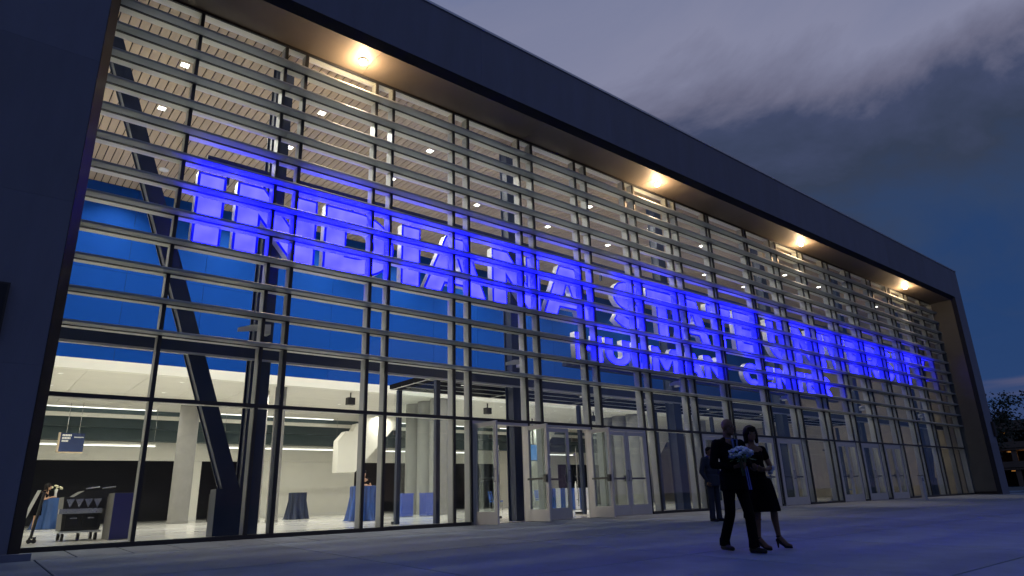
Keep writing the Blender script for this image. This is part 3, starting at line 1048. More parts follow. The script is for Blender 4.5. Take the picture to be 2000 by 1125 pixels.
INT = (1.0, 0.94, 0.83)
k = 0
for yy in (2.25, 4.60, 6.95, 9.30):
    for i in range(12):
        xx = 2.72 + 3.555 * i
        t = thing("downlight", (xx, yy, 10.994), "small square recessed downlight in the slatted timber ceiling", "light", "downlights in the timber ceiling")
        if not dl_mesh:
            f = MB()
            for a in (-1, 1):
                f.box(*(sorted((a * 0.085, a * 0.11))), -0.11, 0.11, -0.010, 0.0)
                f.box(-0.085, 0.085, *(sorted((a * 0.085, a * 0.11))), -0.010, 0.0)
            g = MB().box(-0.084, 0.084, -0.084, 0.084, -0.006, -0.001)
            dl_mesh["f"], dl_mesh["g"] = f.mesh("bezel"), g.mesh("lens")
            dl_mesh["f"].materials.append(MATS["white_paint"])
            dl_mesh["g"].materials.append(MATS["lamp_white"])
        put("bezel", dl_mesh["f"], None, t)
        put("lens", dl_mesh["g"], None, t)
        lamp("downlight_beam", "AREA", (0, 0, -0.03), (95.0 if yy < 9 else 70.0) * dim(xx), INT, t, 0.2, R(170 if yy < 9 else 112))
for yy in (11.6, 14.2, 16.8):
    for i in range(12):
        xx = 2.1 + 3.555 * i
        t = thing("round_downlight", (xx, yy, 4.765), "round recessed downlight in the white lower ceiling", "light", "downlights in the lower ceiling")
        if "r" not in dl_mesh:
            dl_mesh["r"] = MB().lathe([(0.075, -0.012), (0.09, -0.008), (0.09, 0.0)], n=16).mesh("bezel")
            dl_mesh["l"] = MB().lathe([(0.06, -0.018), (0.06, -0.013)], n=16).mesh("lens")
            dl_mesh["r"].materials.append(MATS["white_paint"])
            dl_mesh["l"].materials.append(MATS["lamp_soft"])
        put("bezel", dl_mesh["r"], None, t)
        put("lens", dl_mesh["l"], None, t)
        lamp("downlight_beam", "AREA", (0, 0, -0.04), 52.0 * dim(xx), INT, t, 0.15, R(160))
PEND = ("behind the hanging navy board", "before the cream wall and stair stringer", "behind the left row of three columns", "behind the right row of three columns", "beyond the right-hand doors")
for (xa, xb), where in zip(((1.3, 6.58), (9.36, 15.0), (17.8, 23.4), (26.2, 31.8), (34.6, 40.2)), PEND):
    t = thing("linear_pendant", ((xa + xb) / 2, 19.0, 3.14), "slim white linear light on thin cables " + where, "light", "linear pendants over the concourse")
    h = (xb - xa) / 2
    bx("housing", "white_paint", t, -h, h, -0.03, 0.03, 0.03, 0.09)
    bx("diffuser", "linear_white", t, -h, h, -0.032, 0.032, -0.01, 0.029)
    for a in (-h + 0.06, h - 0.06):
        MB().tube((a, 0, 0.09), (a, 0, 1.62), 0.006, n=6).build("cable", "stainless", t)
    t2 = tag(MB().box(xa, xb, 19.62, 19.70, 4.735, 4.766).build("strip_light", "linear_white"), "bright ceiling-edge strip light above the linear light " + where, "light", "strip lights at the ceiling edge")

# ------------------------------------------------------------------ interior furniture
ROUND = [(7.10, 16.0, 0.37, "stout round concrete column in the left-hand concourse"),
         (8.95, 11.0, 0.20, "slim round concrete column beside the first steel column"),
         (8.70, 12.1, 0.20, "slim round concrete column standing just behind its twin")]
for j in range(3):
    ROUND.append((15.87, 10.85 + 1.0 * j, 0.42, "round concrete column in the row of three at the vestibule's left end"))
    ROUND.append((28.60, 10.85 + 1.0 * j, 0.42, "round concrete column in the row of three at the vestibule's right half"))
ROUND.append((35.3, 11.3, 0.40, "single round concrete column seen above the right-hand doors"))
for a, b, r, lab in ROUND:
    o = MB().lathe([(r + 0.02, 0.0), (r + 0.02, 0.10), (r, 0.11), (r, 4.76)], n=32).build("round_column", "column_concrete", None, (a, b, 0.0), smooth=True)
    tag(o, lab, "column", "three columns left" if a == 15.87 else ("three columns right" if a == 28.60 else None))


def cocktail_table(loc, r, h, cloth, label, flare=1.25):
    t = thing("cocktail_table", loc, label, "table")
    random.seed(int(loc[0] * 100))
    ph = random.random() * 6

    def wav(th, k):
        return (0.0, 0.05, 0.045, 0.03, 0.015, 0, 0)[6 - k] * 1.4 * math.sin(9 * th + ph) if k < 5 else 0
    prof = [(r * flare * 1.05, 0.012), (r * flare, 0.06), (r * flare * 0.9, h * 0.35), (r * 0.96, h * 0.7), (r, h - 0.05), (r, h - 0.008), (r * 0.97, h)]
    MB().lathe(prof, n=72, wav=lambda th, k: (0.14 - 0.028 * k) * (math.sin(9 * th + ph + 0.2 * k) + 0.4 * math.sin(17 * th + 2 * ph)) if k < 5 else 0).build("tablecloth", cloth, t, smooth=True)
    MB().lathe([(0.18, 0.0), (0.03, 0.03), (0.03, h - 0.04)], n=12).build("pedestal", "matte_black", t)
    return t


cocktail_table((11.15, 14.2, 0), 0.36, 1.04, "navy_cloth", "tall cocktail table in a dark navy cloth before the cream wall")
cocktail_table((10.75, 7.6, 0), 0.46, 1.10, "royal_cloth", "tall cocktail table in a bright blue cloth with a woman behind it", 1.18)
cocktail_table((3.02, 16.5, 0), 0.50, 1.06, "dusk_cloth", "blue-draped tall table with a vase of cream flowers on it", 1.12)


def flowers(name, loc, label, petal, r, n, vase=True):
    t = thing(name, loc, label, "flowers")
    random.seed(11)
    f, g = MB(), MB()
    z0 = 0.30 if vase else 0.0
    for i in range(n):
        d = Vector((random.gauss(0, 1), random.gauss(0, 1), abs(random.gauss(0, 1)) + 0.1)).normalized()
        c = (d.x * r, d.y * r, z0 + d.z * r * 0.8)
        s = r * random.uniform(0.13, 0.24)
        f.ico(c, (s, s, s * 0.8), 1)
        for q in range(4):
            a = random.random() * 6.28
            f.ico((c[0] + math.cos(a) * s * 0.7, c[1] + math.sin(a) * s * 0.7, c[2] + random.uniform(-.3, .5) * s), s * 0.5, 1)
    for i in range(n):
        a = random.random() * 6.28
        p = Vector((math.cos(a) * r * 0.9, math.sin(a) * r * 0.9, z0 + random.uniform(-0.25, 0.35) * r))
        q = p + Vector((math.cos(a), math.sin(a), random.uniform(-0.6, 0.4))) * r * 0.5
        sd = Vector((-math.sin(a), math.cos(a), 0)) * r * 0.14
        mm_ = (p + q) / 2
        g._add([p, mm_ + sd, q, mm_ - sd], [(0, 1, 2, 3)])
    f.build("blossoms", petal, t, smooth=True)
    g.build("leaves", "leaf_green", t)
    if vase:
        MB().lathe([(0.045, 0), (0.05, 0.02), (0.035, 0.15), (0.055, 0.3)], n=14).build("vase", "white_paint", t, smooth=True)
    else:
        st = MB()
        for i in range(7):
            a = i * 0.9
            st.tube((math.cos(a) * r * 0.3, math.sin(a) * r * 0.3, 0.02), (math.cos(a) * 0.02, math.sin(a) * 0.02, -0.24), 0.006, n=5)
        st.build("stems", "leaf_green", t)
        rb = MB()
        for dx in (-0.02, 0.025):
            rb._add([(dx, -0.03, -0.12), (dx + 0.02, -0.03, -0.12), (dx + 0.035, -0.05, -0.42), (dx + 0.005, -0.05, -0.42)], [(0, 1, 2, 3)])
            rb._add([(dx, -0.034, -0.12), (dx + 0.005, -0.054, -0.42), (dx + 0.035, -0.054, -0.42), (dx + 0.02, -0.034, -0.12)], [(0, 1, 2, 3)])
        rb.build("ribbon", "ribbon_blue", t)
    return t


flowers("flower_vase", (3.02, 16.5, 1.06), "vase of cream flowers on the blue-draped table", "petal_cream", 0.17, 16)

# vending cart behind the first pane
t = thing("vending_cart", (2.26, 4.15, 0), "black vending cart with pleated steel flaps and sloping canopy", "cart")
c = MB()
c.prism([(-0.33, 0.20), (0.36, 0.20), (0.42, 0.88), (-0.36, 0.88)], "y", -0.32, 0.5)
c.build("cabinet", "matte_black", t)
c = MB()
c.prism([(-0.34, 0.78), (0.34, 0.80), (0.62, 1.02), (-0.02, 1.00)], "y", -0.36, 0.55)
c.build("canopy", "matte_black", t)
bx("counter_band", "stainless", t, -0.42, 0.36, -0.39, -0.325, 0.54, 0.64)
for i in range(4):
    xa = -0.32 + 0.165 * i
    fl = MB().prism([(xa, 0.83), (xa + 0.155, 0.84), (xa + 0.08, 0.66)], "y", -0.375, -0.365)
    fl.build("flap", "stainless", t)
for i in range(2):
    bx("drawer", "dark_lip", t, -0.28 + 0.31 * i, 0.0 + 0.31 * i, -0.345, -0.325, 0.26, 0.50)
    bx("drawer_pull", "stainless", t, -0.20 + 0.31 * i, -0.08 + 0.31 * i, -0.36, -0.346, 0.44, 0.46)
    MB().tube((0.02 + 0.30 * i, -0.30, 1.04), (0.26 + 0.30 * i, -0.30, 1.075), 0.014, n=8).build("canopy_rail", "stainless", t)
bx("base_tray", "bollard_steel", t, -0.36, 0.40, -0.34, 0.5, 0.16, 0.195)
for a, b in ((-0.28, -0.24), (0.0, -0.24), (0.32, -0.24), (-0.28, 0.4), (0.32, 0.4)):
    MB().tube((a - 0.025, b, 0.075), (a + 0.025, b, 0.075), 0.075, n=14).build("wheel", "matte_black", t)
t = thing("display_pedestal", (2.90, 3.35, 0), "square display pedestal with a deep violet-blue front panel", "pedestal")
bx("cabinet", "column_concrete", t, -0.20, 0.19, -0.25, 0.55, 0.0, 0.93)
bx("front_panel", "violet_panel", t, -0.195, 0.188, -0.275, -0.253, 0.02, 0.925)
t = thing("rolling_stand", (1.42, 3.6, 0), "thin black rolling stand by the near jamb", "stand")
MB().tube((0, 0, 0.10), (0.10, 0.0, 0.98), 0.028, n=10).build("upright", "matte_black", t)
MB().box(-0.04, 0.09, -0.04, 0.04, 0.09, 0.12).build("foot_plate", "matte_black", t)
for a in (-0.02, 0.06):
    MB().tube((a, -0.02, 0.045), (a, 0.02, 0.045), 0.045, n=14).build("caster", "matte_black", t)
t = thing("poster_stand", (0.99, 2.9, 0), "white edged poster panel leaning behind the rolling stand", "stand")
c = MB().prism([(0.10, 0.02), (0.16, 0.02), (0.48, 1.02), (0.42, 1.02)], "y", 0.8, 0.84)
c.build("panel", "white_paint", t)
bx("foot", "matte_black", t, 0.08, 0.20, 0.70, 0.94, 0.0, 0.019)

# hanging menu board
t = thing("hanging_board", (3.45, 18.45, 2.83), "dark navy board with white lettering hung on two rods", "sign")
sb = bx("board", "sign_navy", t, -0.40, 0.42, -0.03, 0.03, 0.0, 0.72)
bx("edge_trim", "sign_tan", t, -0.47, -0.403, -0.04, 0.10, -0.01, 0.74)
bx("edge_trim", "sign_tan", t, -0.40, 0.42, -0.04, 0.04, -0.05, -0.002)
random.seed(5)
for rr in range(3):
    xx = -0.34
    for q in range(6 - rr // 2):
        w = random.uniform(0.025, 0.045)
        bx("glyph", "white_paint", sb, xx - 0.01, xx + w - 0.01, -0.034, -0.031, 0.24 - 0.11 * rr, 0.31 - 0.11 * rr)
        xx += w + 0.012
for q in range(9):
    bx("glyph", "white_paint", sb, 0.05 + 0.036 * q, 0.077 + 0.036 * q, -0.034, -0.031, 0.19, 0.225)
for a in (-0.22, 0.20):
    MB().tube((a, 0, 0.72), (a, 0, 1.93), 0.010, n=8).build("rod", "stainless", t)
# lit logo kiosk behind the brace foot
t = thing("logo_kiosk", (8.97, 16.9, 0), "dark kiosk with a glowing white outlined S badge", "kiosk")
bx("cabinet", "matte_black", t, -0.40, 0.7, 0.0, 0.5, 0.0, 1.10)
bd = MB()
for a, b, c_, d in ((-0.36, 0.0, 0.98, 1.01), (-0.36, 0.0, 0.72, 0.75), (-0.36, -0.33, 0.75, 0.98)):
    bd.box(a, b, -0.02, -0.004, c_, d)
for a, b, c_, d in ((-0.28, -0.06, 0.93, 0.96), (-0.28, -0.25, 0.87, 0.93), (-0.28, -0.06, 0.84, 0.87), (-0.09, -0.06, 0.79, 0.84), (-0.28, -0.06, 0.77, 0.79)):
    bd.box(a, b, -0.02, -0.004, c_, d)
bd.build("badge", "neon_white", t)
bx("lower_sign", "royal_plastic", t, -0.36, -0.1, -0.02, -0.004, 0.18, 0.40)

for i, (a, b) in enumerate(((14.55, 9.6), (13.65, 9.9))):
    t = thing("recycling_bin", (a, b, 0), ("royal blue square bin in front of the left row of three columns", "royal blue square bin set a little left of its twin by the columns")[i], "bin")
    bx("body", "royal_plastic", t, -0.25, 0.25, -0.25, 0.25, 0.02, 0.80)
    bx("lid", "royal_plastic", t, -0.265, 0.265, -0.265, 0.265, 0.801, 0.86)
    bx("base", "matte_black", t, -0.23, 0.23, -0.23, 0.23, 0.0, 0.019)
t = thing("easel", (15.4, 7.2, 0), "black tripod easel standing left of the first doors", "easel")
for a, b in ((-0.42, -0.25), (0.42, -0.25), (0.0, 0.5)):
    MB().tube((a, b, 0.0), (a * 0.12, b * 0.12, 1.5), 0.016, n=8).build("leg", "matte_black", t)
bx("ledge", "matte_black", t, -0.28, 0.28, -0.20, -0.14, 0.74, 0.77)

t = thing("skirted_table", (20.8, 8.4, 0), "long table in a pleated blue and white skirt seen through the open door", "table")
tp = bx("tabletop", "white_cloth", t, -1.25, 1.25, -0.42, 0.42, 0.865, 0.90)
for i in range(18):
    w = 2.52 / 18
    xa = -1.26 + w * i
    pl = MB()
    prof = [(xa, -0.43), (xa + w * 0.5, -0.47), (xa + w, -0.43), (xa + w, -0.425), (xa, -0.425)]
    pl.prism(prof, "z", 0.02, 0.90)
    pl.build("skirt_pleat", "royal_cloth" if (i // 2) % 2 == 0 else "white_cloth", t)
for a in (-1.1, 1.1):
    for b in (-0.3, 0.3):
        MB().tube((a, b, 0.0), (a, b, 0.87), 0.02, n=8).build("leg", "matte_black", t)
o = MB().lathe([(0.035, 0.0), (0.035, 0.17), (0.014, 0.22), (0.014, 0.25), (0.02, 0.25), (0.02, 0.275)], n=14).build("water_bottle", "white_paint", None, (21.25, 8.2, 0.90), smooth=True)
tag(o, "small clear water bottle on the pleated blue and white table", "bottle")


def chair(loc, rz, label, group=None, arms=False):
    t = thing("chair", loc, label, "chair", group, rz)
    bx("seat", "seat_blue", t, -0.23, 0.23, -0.22, 0.22, 0.43, 0.48)
    b = MB().prism([(0.20, 0.52), (0.25, 0.52), (0.30, 0.86), (0.26, 0.86)], "x", -0.22, 0.22)
    b.build("backrest", "seat_blue", t)
    for a in (-0.21, 0.21):
        for c_ in (-0.20, 0.22):
            MB().tube((a, c_, 0), (a, c_ * 0.95, 0.44 if c_ < 0 else 0.56), 0.012, n=6).build("leg", "stainless", t)
    return t


for a in (20.2, 20.9):
    chair((a, 9.25, 0), 0.0, "blue chair pushed in behind the pleated table", "chairs behind the pleated table")
chair((17.9, 9.6, 0), 0.6, "blue chair standing alone beyond the first open door")
for a in (30.15, 30.85):
    chair((a, 3.95, 0), R(180), "blue chair in the vestibule seen through the fixed panes", "blue chairs in the vestibule")
for i in range(6):
    chair((36.6 + 1.0 * i, 3.4 + 0.5 * (i % 2), 0), R(200), "blue lobby chair along the right-hand end of the glass", "lobby chairs at the right-hand end")
# speakers hung under the lower ceiling edge
for i, a in enumerate((11.75, 18.6, 25.6, 32.4)):
    t = thing("loudspeaker", (a, 11.0, 4.42), "small black loudspeaker hung under the ceiling edge " + ("left of the vestibule", "over the first open doors", "over the middle doors", "over the right-hand doors")[i], "speaker", "speakers under the lower ceiling")
    bx("cabinet", "matte_black", t, -0.15, 0.15, -0.12, 0.12, -0.14, 0.14)
    bx("bracket", "matte_black", t, -0.02, 0.02, -0.02, 0.02, 0.141, 0.345)
for a, b in ((17.6, 14.6), (24.5, 14.6)):
    t = thing("wall_screen", (a, b, 2.9), "bright blue video screen hung in the concourse", "screen", "video screens in the concourse")
    bx("bezel", "matte_black", t, -0.85, 0.85, 0.0, 0.08, -0.45, 0.45)
    bx("screen", "screen_blue", t, -0.80, 0.80, -0.012, -0.002, -0.41, 0.41)
    bx("drop_pole", "matte_black", t, -0.03, 0.03, 0.02, 0.07, 0.451, 1.85)
for a, b in ((3.6, 8.3), (9.9, 8.1), (17.0, 8.0)):
    o = MB().lathe([(0.05, -0.045), (0.14, -0.035), (0.15, 0.0)], n=20).build("smoke_detector", "white_paint", None, (a, b, 10.994), smooth=True)
    tag(o, "round white detector on the timber ceiling", "detector", "detectors on the timber ceiling")

# ------------------------------------------------------------------ people
HELP = {}


def remeshed(mb, voxel, smooth_it=6):
    me = mb.mesh("tmp")
    ob = bpy.data.objects.new("tmp", me)
    COL.objects.link(ob)
    rm = ob.modifiers.new("r", "REMESH")
    rm.mode = "VOXEL"
    rm.voxel_size = voxel
    sm = ob.modifiers.new("s", "SMOOTH")
    sm.factor = 0.5
    sm.iterations = smooth_it
    dg = bpy.context.evaluated_depsgraph_get()
    out = bpy.data.meshes.new_from_object(ob.evaluated_get(dg))
    bpy.data.objects.remove(ob)
    out.polygons.foreach_set("use_smooth", [True] * len(out.polygons))
    return out


def cap(mb, p, q, r1, r2, n=12):
    mb.tube(p, q, r1, r2, n)
    mb.ico(p, r1, 2)
    mb.ico(q, r2, 2)


def hand(mb, wrist, d, palm_n, curl=0.5):
    """Palm and five bent fingers; d points from wrist to fingers, palm_n out of the palm."""
    d = Vector(d).normalized()
    pn = Vector(palm_n)
    pn = (pn - d * pn.dot(d)).normalized()
    sd = d.cross(pn)
    w = Vector(wrist)
    cap(mb, w, w + d * 0.03, 0.026, 0.028)
    for k in (-1, 0, 1):
        cap(mb, w + d * 0.03 + sd * 0.022 * k, w + d * 0.085 + sd * 0.026 * k, 0.017, 0.015, 8)
    for k, L in ((-1.5, 0.062), (-0.5, 0.078), (0.5, 0.082), (1.5, 0.072)):
        a = w + d * 0.088 + sd * 0.0195 * k
        b = a + (d * math.cos(curl) + pn * math.sin(curl)) * L * 0.5
        c_ = b + (d * math.cos(curl * 2.2) + pn * math.sin(curl * 2.2)) * L * 0.5
        cap(mb, a, b, 0.0095, 0.0085, 8)
        cap(mb, b, c_, 0.0085, 0.007, 8)
    a = w + d * 0.03 + sd * 0.030
    b = a + (d * 0.7 + sd * 0.6 + pn * 0.3) * 0.04
    c_ = b + (d * 0.9 + sd * 0.15 + pn * 0.5) * 0.032
    cap(mb, a, b, 0.014, 0.011, 8)
    cap(mb, b, c_, 0.011, 0.009, 8)


def head(mb, c, yaw=0.0, k=1.0):
    """Head facing -Y (turned by yaw): skull, jaw, nose, ears, brow."""
    c = Vector(c)
    rt = Matrix.Rotation(yaw, 3, "Z")

    def P(x_, y_, z_):
        return c + rt @ Vector((x_ * k, y_ * k, z_ * k))
    mb.ico(P(0, 0.012, 0.03), (0.077 * k, 0.093 * k, 0.090 * k), 3)
    mb.ico(P(0, -0.025, -0.045), (0.058 * k, 0.065 * k, 0.070 * k), 2)
    mb.ico(P(0, -0.062, -0.088), 0.026 * k, 2)
    cap(mb, P(0, -0.080, 0.012), P(0, -0.102, -0.028), 0.010 * k, 0.015 * k, 8)
    for s in (-1, 1):
        mb.ico(P(s * 0.076, 0.015, -0.005), (0.013 * k, 0.020 * k, 0.030 * k), 2)
        mb.ico(P(s * 0.030, -0.076, 0.022), (0.022 * k, 0.012 * k, 0.008 * k), 2)
        mb.ico(P(s * 0.034, -0.062, -0.02), (0.022 * k, 0.02 * k, 0.018 * k), 2)
    mb.ico(P(0, -0.084, -0.058), (0.022 * k, 0.010 * k, 0.006 * k), 2)
    mb.ico(P(0, -0.082, -0.068), (0.019 * k, 0.010 * k, 0.006 * k), 2)
    return P


def eyes(P, parent, skin="skin"):
    e_ = MB()
    for s in (-1, 1):
        e_.ico(P(s * 0.030, -0.083, 0.008), (0.012, 0.008, 0.007), 2)
    e_.build("eyes", "eye_white", parent, smooth=True)
    e2 = MB()
    for s in (-1, 1):
        e2.ico(P(s * 0.030, -0.089, 0.008), (0.006, 0.004, 0.006), 2)
    e2.build("irises", "hair_dark", parent, smooth=True)


def suited_man(loc, rz, label, suit, legs, arms, headc, yaw, hair=None, shirt="white_cloth", k=1.0, skin="skin", hands=None):
    """legs: ((hip, knee, ankle, toe_dir), ...); arms: ((shoulder, elbow, wrist, finger_dir, palm), ...)"""
    t = thing("person", loc, label, "person", None, rz)
    sk = MB()
    P = head(sk, headc, yaw)
    cap(sk, (0, 0.015, 1.44), (headc[0] * 0.6, 0.01, headc[2] - 0.06), 0.062, 0.056)
    cap(sk, (0, 0.0, 1.0), (0, 0.0, 1.40), 0.11, 0.11)
    for hip, knee, ank, td in legs:
        cap(sk, hip, knee, 0.065, 0.052)
        cap(sk, knee, ank, 0.052, 0.040)
        cap(sk, (0, 0, 1.0), hip, 0.09, 0.07)
    for sh, el, wr, fd, pn in arms:
        cap(sk, (0, 0, 1.40), sh, 0.07, 0.05)
        cap(sk, sh, el, 0.045, 0.040)
        cap(sk, el, wr, 0.040, 0.026)
        hand(sk, wr, fd, pn, 0.7)
    body = put("body", remeshed(sk, 0.0085, 3), skin, t)
    eyes(P, t)
    su = MB()
    # trousers
    for hip, knee, ank, td in legs:
        cap(su, hip, knee, 0.093, 0.070, 14)
        cap(su, knee, Vector(ank) + Vector((0, 0, 0.03)), 0.070, 0.066, 14)
        su.tube(Vector(ank) + Vector((0, 0.0, 0.06)), Vector(ank) + Vector((0, 0.0, -0.035)), 0.068, 0.074, 14)
        cap(su, (0, 0.0, 0.98), hip, 0.115, 0.098)
    # jacket
    su.ico((0, 0.0, 1.00), (0.182, 0.128, 0.16), 3)
    su.ico((0, -0.005, 1.14), (0.168, 0.125, 0.20), 3)
    su.ico((0, 0.0, 1.30), (0.188, 0.125, 0.18), 3)
    su.lathe([(0.190, 0.80), (0.180, 0.92), (0.172, 1.05)], n=24)
    cap(su, (-0.15, 0.01, 1.425), (0.15, 0.01, 1.425), 0.065, 0.065)
    cap(su, (-0.07, 0.02, 1.47), (0.07, 0.02, 1.47), 0.045, 0.045)
    for sh, el, wr, fd, pn in arms:
        cap(su, sh, el, 0.070, 0.056, 14)
        w2 = Vector(el).lerp(Vector(wr), 0.93)
        cap(su, el, w2, 0.056, 0.041, 14)
    put("suit", remeshed(su, 0.012, 4), suit, t)
    sh_ = MB()
    sh_.prism([(-0.055, 1.475), (0.055, 1.475), (0.012, 1.22), (-0.012, 1.22)], "y", -0.142, -0.128)
    sh_.lathe([(0.066, 1.44), (0.064, 1.50)], cy=0.008, n=18)
    sh_.build("shirt", shirt, t)
    ti = MB().prism([(-0.02, 1.465), (0.02, 1.465), (0.012, 1.43), (0.026, 1.22), (0, 1.19), (-0.026, 1.22), (-0.012, 1.43)], "y", -0.149, -0.143)
    ti.build("tie", suit, t)
    for hip, knee, ank, td in legs:
        so = MB()
        a = Vector(ank)
        d = Vector((td[0], td[1], 0)).normalized()
        base = a.z - 0.055
        cap(so, (a.x - d.x * 0.05, a.y - d.y * 0.05, base), (a.x + d.x * 0.05, a.y + d.y * 0.05, base + 0.005), 0.040, 0.043)
        cap(so, (a.x + d.x * 0.05, a.y + d.y * 0.05, base), (a.x + d.x * 0.175, a.y + d.y * 0.175, base - 0.008), 0.043, 0.034)
        cap(so, (a.x, a.y, base), (a.x, a.y, a.z), 0.042, 0.042)
        me = remeshed(so, 0.009, 3)
        zmin = a.z - 0.088
        for v in me.vertices:
            v.co.z = max(v.co.z, zmin)
        put("shoe", me, "shoe_leather", t)
    if hair:
        hr = MB()
        hr.ico(P(0, 0.022, 0.048), (0.084, 0.096, 0.083), 3)
        hr.ico(P(0, 0.065, -0.01), (0.070, 0.045, 0.07), 3)
        me = remeshed(hr, 0.009, 2)
        put("hair", me, hair, t)
    return t


# the couple walking out over the plaza
gx, gy = 8.36, -7.95
man_loc = (gx, gy, SLOPE * gy)
suited_man(man_loc, R(-20), "tall balding man in a dark suit walking beside the woman with the bouquet", "suit_black",
           legs=(((0.085, 0, 0.92), (0.10, -0.12, 0.50), (0.10, -0.14, 0.089), (0.1, -1)),
                 ((-0.085, 0, 0.92), (-0.10, 0.02, 0.49), (-0.11, 0.20, 0.115), (-0.1, -1))),
           arms=(((0.20, 0.01, 1.42), (0.28, 0.0, 1.15), (0.22, -0.20, 1.06), (-0.5, -0.8, 0.1), (0, 0.2, 1)),
                 ((-0.20, 0.01, 1.42), (-0.27, 0.03, 1.14), (-0.12, -0.20, 1.10), (0.9, -0.5, 0.1), (0, 0.3, 1))),
           headc=(0.0, -0.03, 1.645), yaw=R(10), shirt="shirt_blue")
# woman
wx, wy = 8.94, -7.95
wrz = R(-28)
wt = thing("person", (wx, wy, SLOPE * wy), "woman in a short black dress and heeled shoes beside the man", "person", None, wrz)


def wlocal(p):
    v = Vector(p) - Vector((wx, wy, SLOPE * wy))
    return Matrix.Rotation(-wrz, 3, "Z") @ v


BQ = (8.22, -8.22, 1.02)
bq = wlocal(BQ)
sk = MB()
hc = (0.0, -0.02, 1.575)
P = head(sk, hc, R(-12), 0.95)
cap(sk, (0, 0.01, 1.38), (0, 0.0, 1.50), 0.050, 0.046)
cap(sk, (0, 0, 0.95), (0, 0, 1.33), 0.12, 0.11)
wl_legs = (((-0.08, 0, 0.90), (-0.07, -0.05, 0.53), (-0.09, -0.02, 0.155)), ((0.08, 0, 0.90), (0.15, -0.10, 0.53), (0.22, -0.02, 0.165)))
for hip, knee, ank in wl_legs:
    cap(sk, (0, 0, 0.95), hip, 0.10, 0.085)
    cap(sk, hip, knee, 0.085, 0.052)
    mid = Vector(knee).lerp(Vector(ank), 0.35) + Vector((0, 0.02, 0))
    cap(sk, knee, mid, 0.050, 0.050)
    cap(sk, mid, ank, 0.050, 0.031)
    a = Vector(ank)
    cap(sk, a, a + Vector((0.045, -0.10, -0.105)), 0.032, 0.028)
    cap(sk, a + Vector((0.045, -0.10, -0.105)), a + Vector((0.075, -0.155, -0.118)), 0.028, 0.018)
wr = bq + Vector((0.06, 0.04, -0.16))
for sh, el, w_, fd, pn in (((-0.165, 0.01, 1.35), (-0.27, -0.04, 1.10), tuple(wr), (-0.7, -0.5, 0.3), (0, -0.5, 0.8)),
                           ((0.165, 0.01, 1.35), (0.25, -0.02, 1.09), (0.04, -0.21, 1.06), (-0.9, -0.3, 0.1), (0, 0.6, 0.6))):
    cap(sk, (0, 0, 1.34), sh, 0.07, 0.048)
    cap(sk, sh, el, 0.044, 0.036)
    cap(sk, el, w_, 0.036, 0.023)
    hand(sk, w_, fd, pn, 0.8)
put("body", remeshed(sk, 0.0085, 3), "skin", wt)
eyes(P, wt)
dr = MB()
dr.ico((0, -0.005, 1.24), (0.150, 0.118, 0.15), 3)
dr.ico((0, -0.05, 1.24), (0.128, 0.08, 0.075), 3)
dr.ico((0, 0, 1.08), (0.148, 0.136, 0.20), 3)
cap(dr, (0, 0, 0.92), (0, 0, 1.16), 0.15, 0.138)
dr.ico((0, 0.01, 0.92), (0.172, 0.135, 0.16), 3)
dr.lathe([(0.235, 0.50), (0.215, 0.66), (0.185, 0.85), (0.16, 0.95)], n=30, cx=0.03, cy=-0.02, wav=lambda th, k: 0.05 * math.sin(7 * th) * (1 - k / 3))
cap(dr, (-0.13, 0.01, 1.355), (0.13, 0.01, 1.355), 0.052, 0.052)
for s in (-1, 1):
    cap(dr, (s * 0.165, 0.01, 1.35), (s * 0.20, 0.0, 1.24), 0.058, 0.056)
put("dress", remeshed(dr, 0.012, 4), "dress_black", wt)
hr = MB()
hr.ico(P(0, 0.022, 0.042), (0.094, 0.106, 0.094), 3)
for s in (-1, 1):
    cap(hr, P(s * 0.078, 0.02, 0.02), P(s * 0.082, 0.01, -0.12), 0.036, 0.028)
cap(hr, P(0, 0.085, 0.02), P(0, 0.075, -0.13), 0.055, 0.045)
cap(hr, P(-0.045, -0.058, 0.082), P(0.045, -0.058, 0.082), 0.026, 0.026)
put("hair", remeshed(hr, 0.010, 3), "hair_dark", wt)
for hip, knee, ank in wl_legs:
    a = Vector(ank)
    so = MB()
    z0 = a.z - 0.155
    so.tube((a.x - 0.01, a.y + 0.03, z0), (a.x - 0.01, a.y + 0.03, a.z - 0.05), 0.009, 0.022, 10)
    toe = a + Vector((0.075, -0.16, -0.140))
    cap(so, (a.x - 0.01, a.y + 0.03, a.z - 0.052), (a.x + 0.035, a.y - 0.08, a.z - 0.13), 0.027, 0.020)
    cap(so, (a.x + 0.035, a.y - 0.08, a.z - 0.132), tuple(toe), 0.026, 0.017)
    so.tube((a.x, a.y + 0.036, a.z - 0.04), (a.x, a.y + 0.036, a.z + 0.012), 0.012, 0.010, 8)
    so.lathe([(0.040, a.z - 0.012), (0.039, a.z + 0.010)], cx=a.x, cy=a.y, n=16)
    put("heeled_shoe", remeshed(so, 0.007, 2), "shoe_leather", wt)
cs = MB()
cw = Vector((0.215, -0.05, 1.075))
random.seed(3)
for i in range(14):
    cs.ico(cw + Vector((random.gauss(0, 0.028), random.gauss(0, 0.02), random.gauss(0, 0.03))), 0.026, 1)
cs.build("wrist_corsage", "petal_white", wt, smooth=True)
flowers("bouquet", BQ, "round bouquet of pale flowers with a blue ribbon held before the couple", "petal_white", 0.155, 46, vase=False)
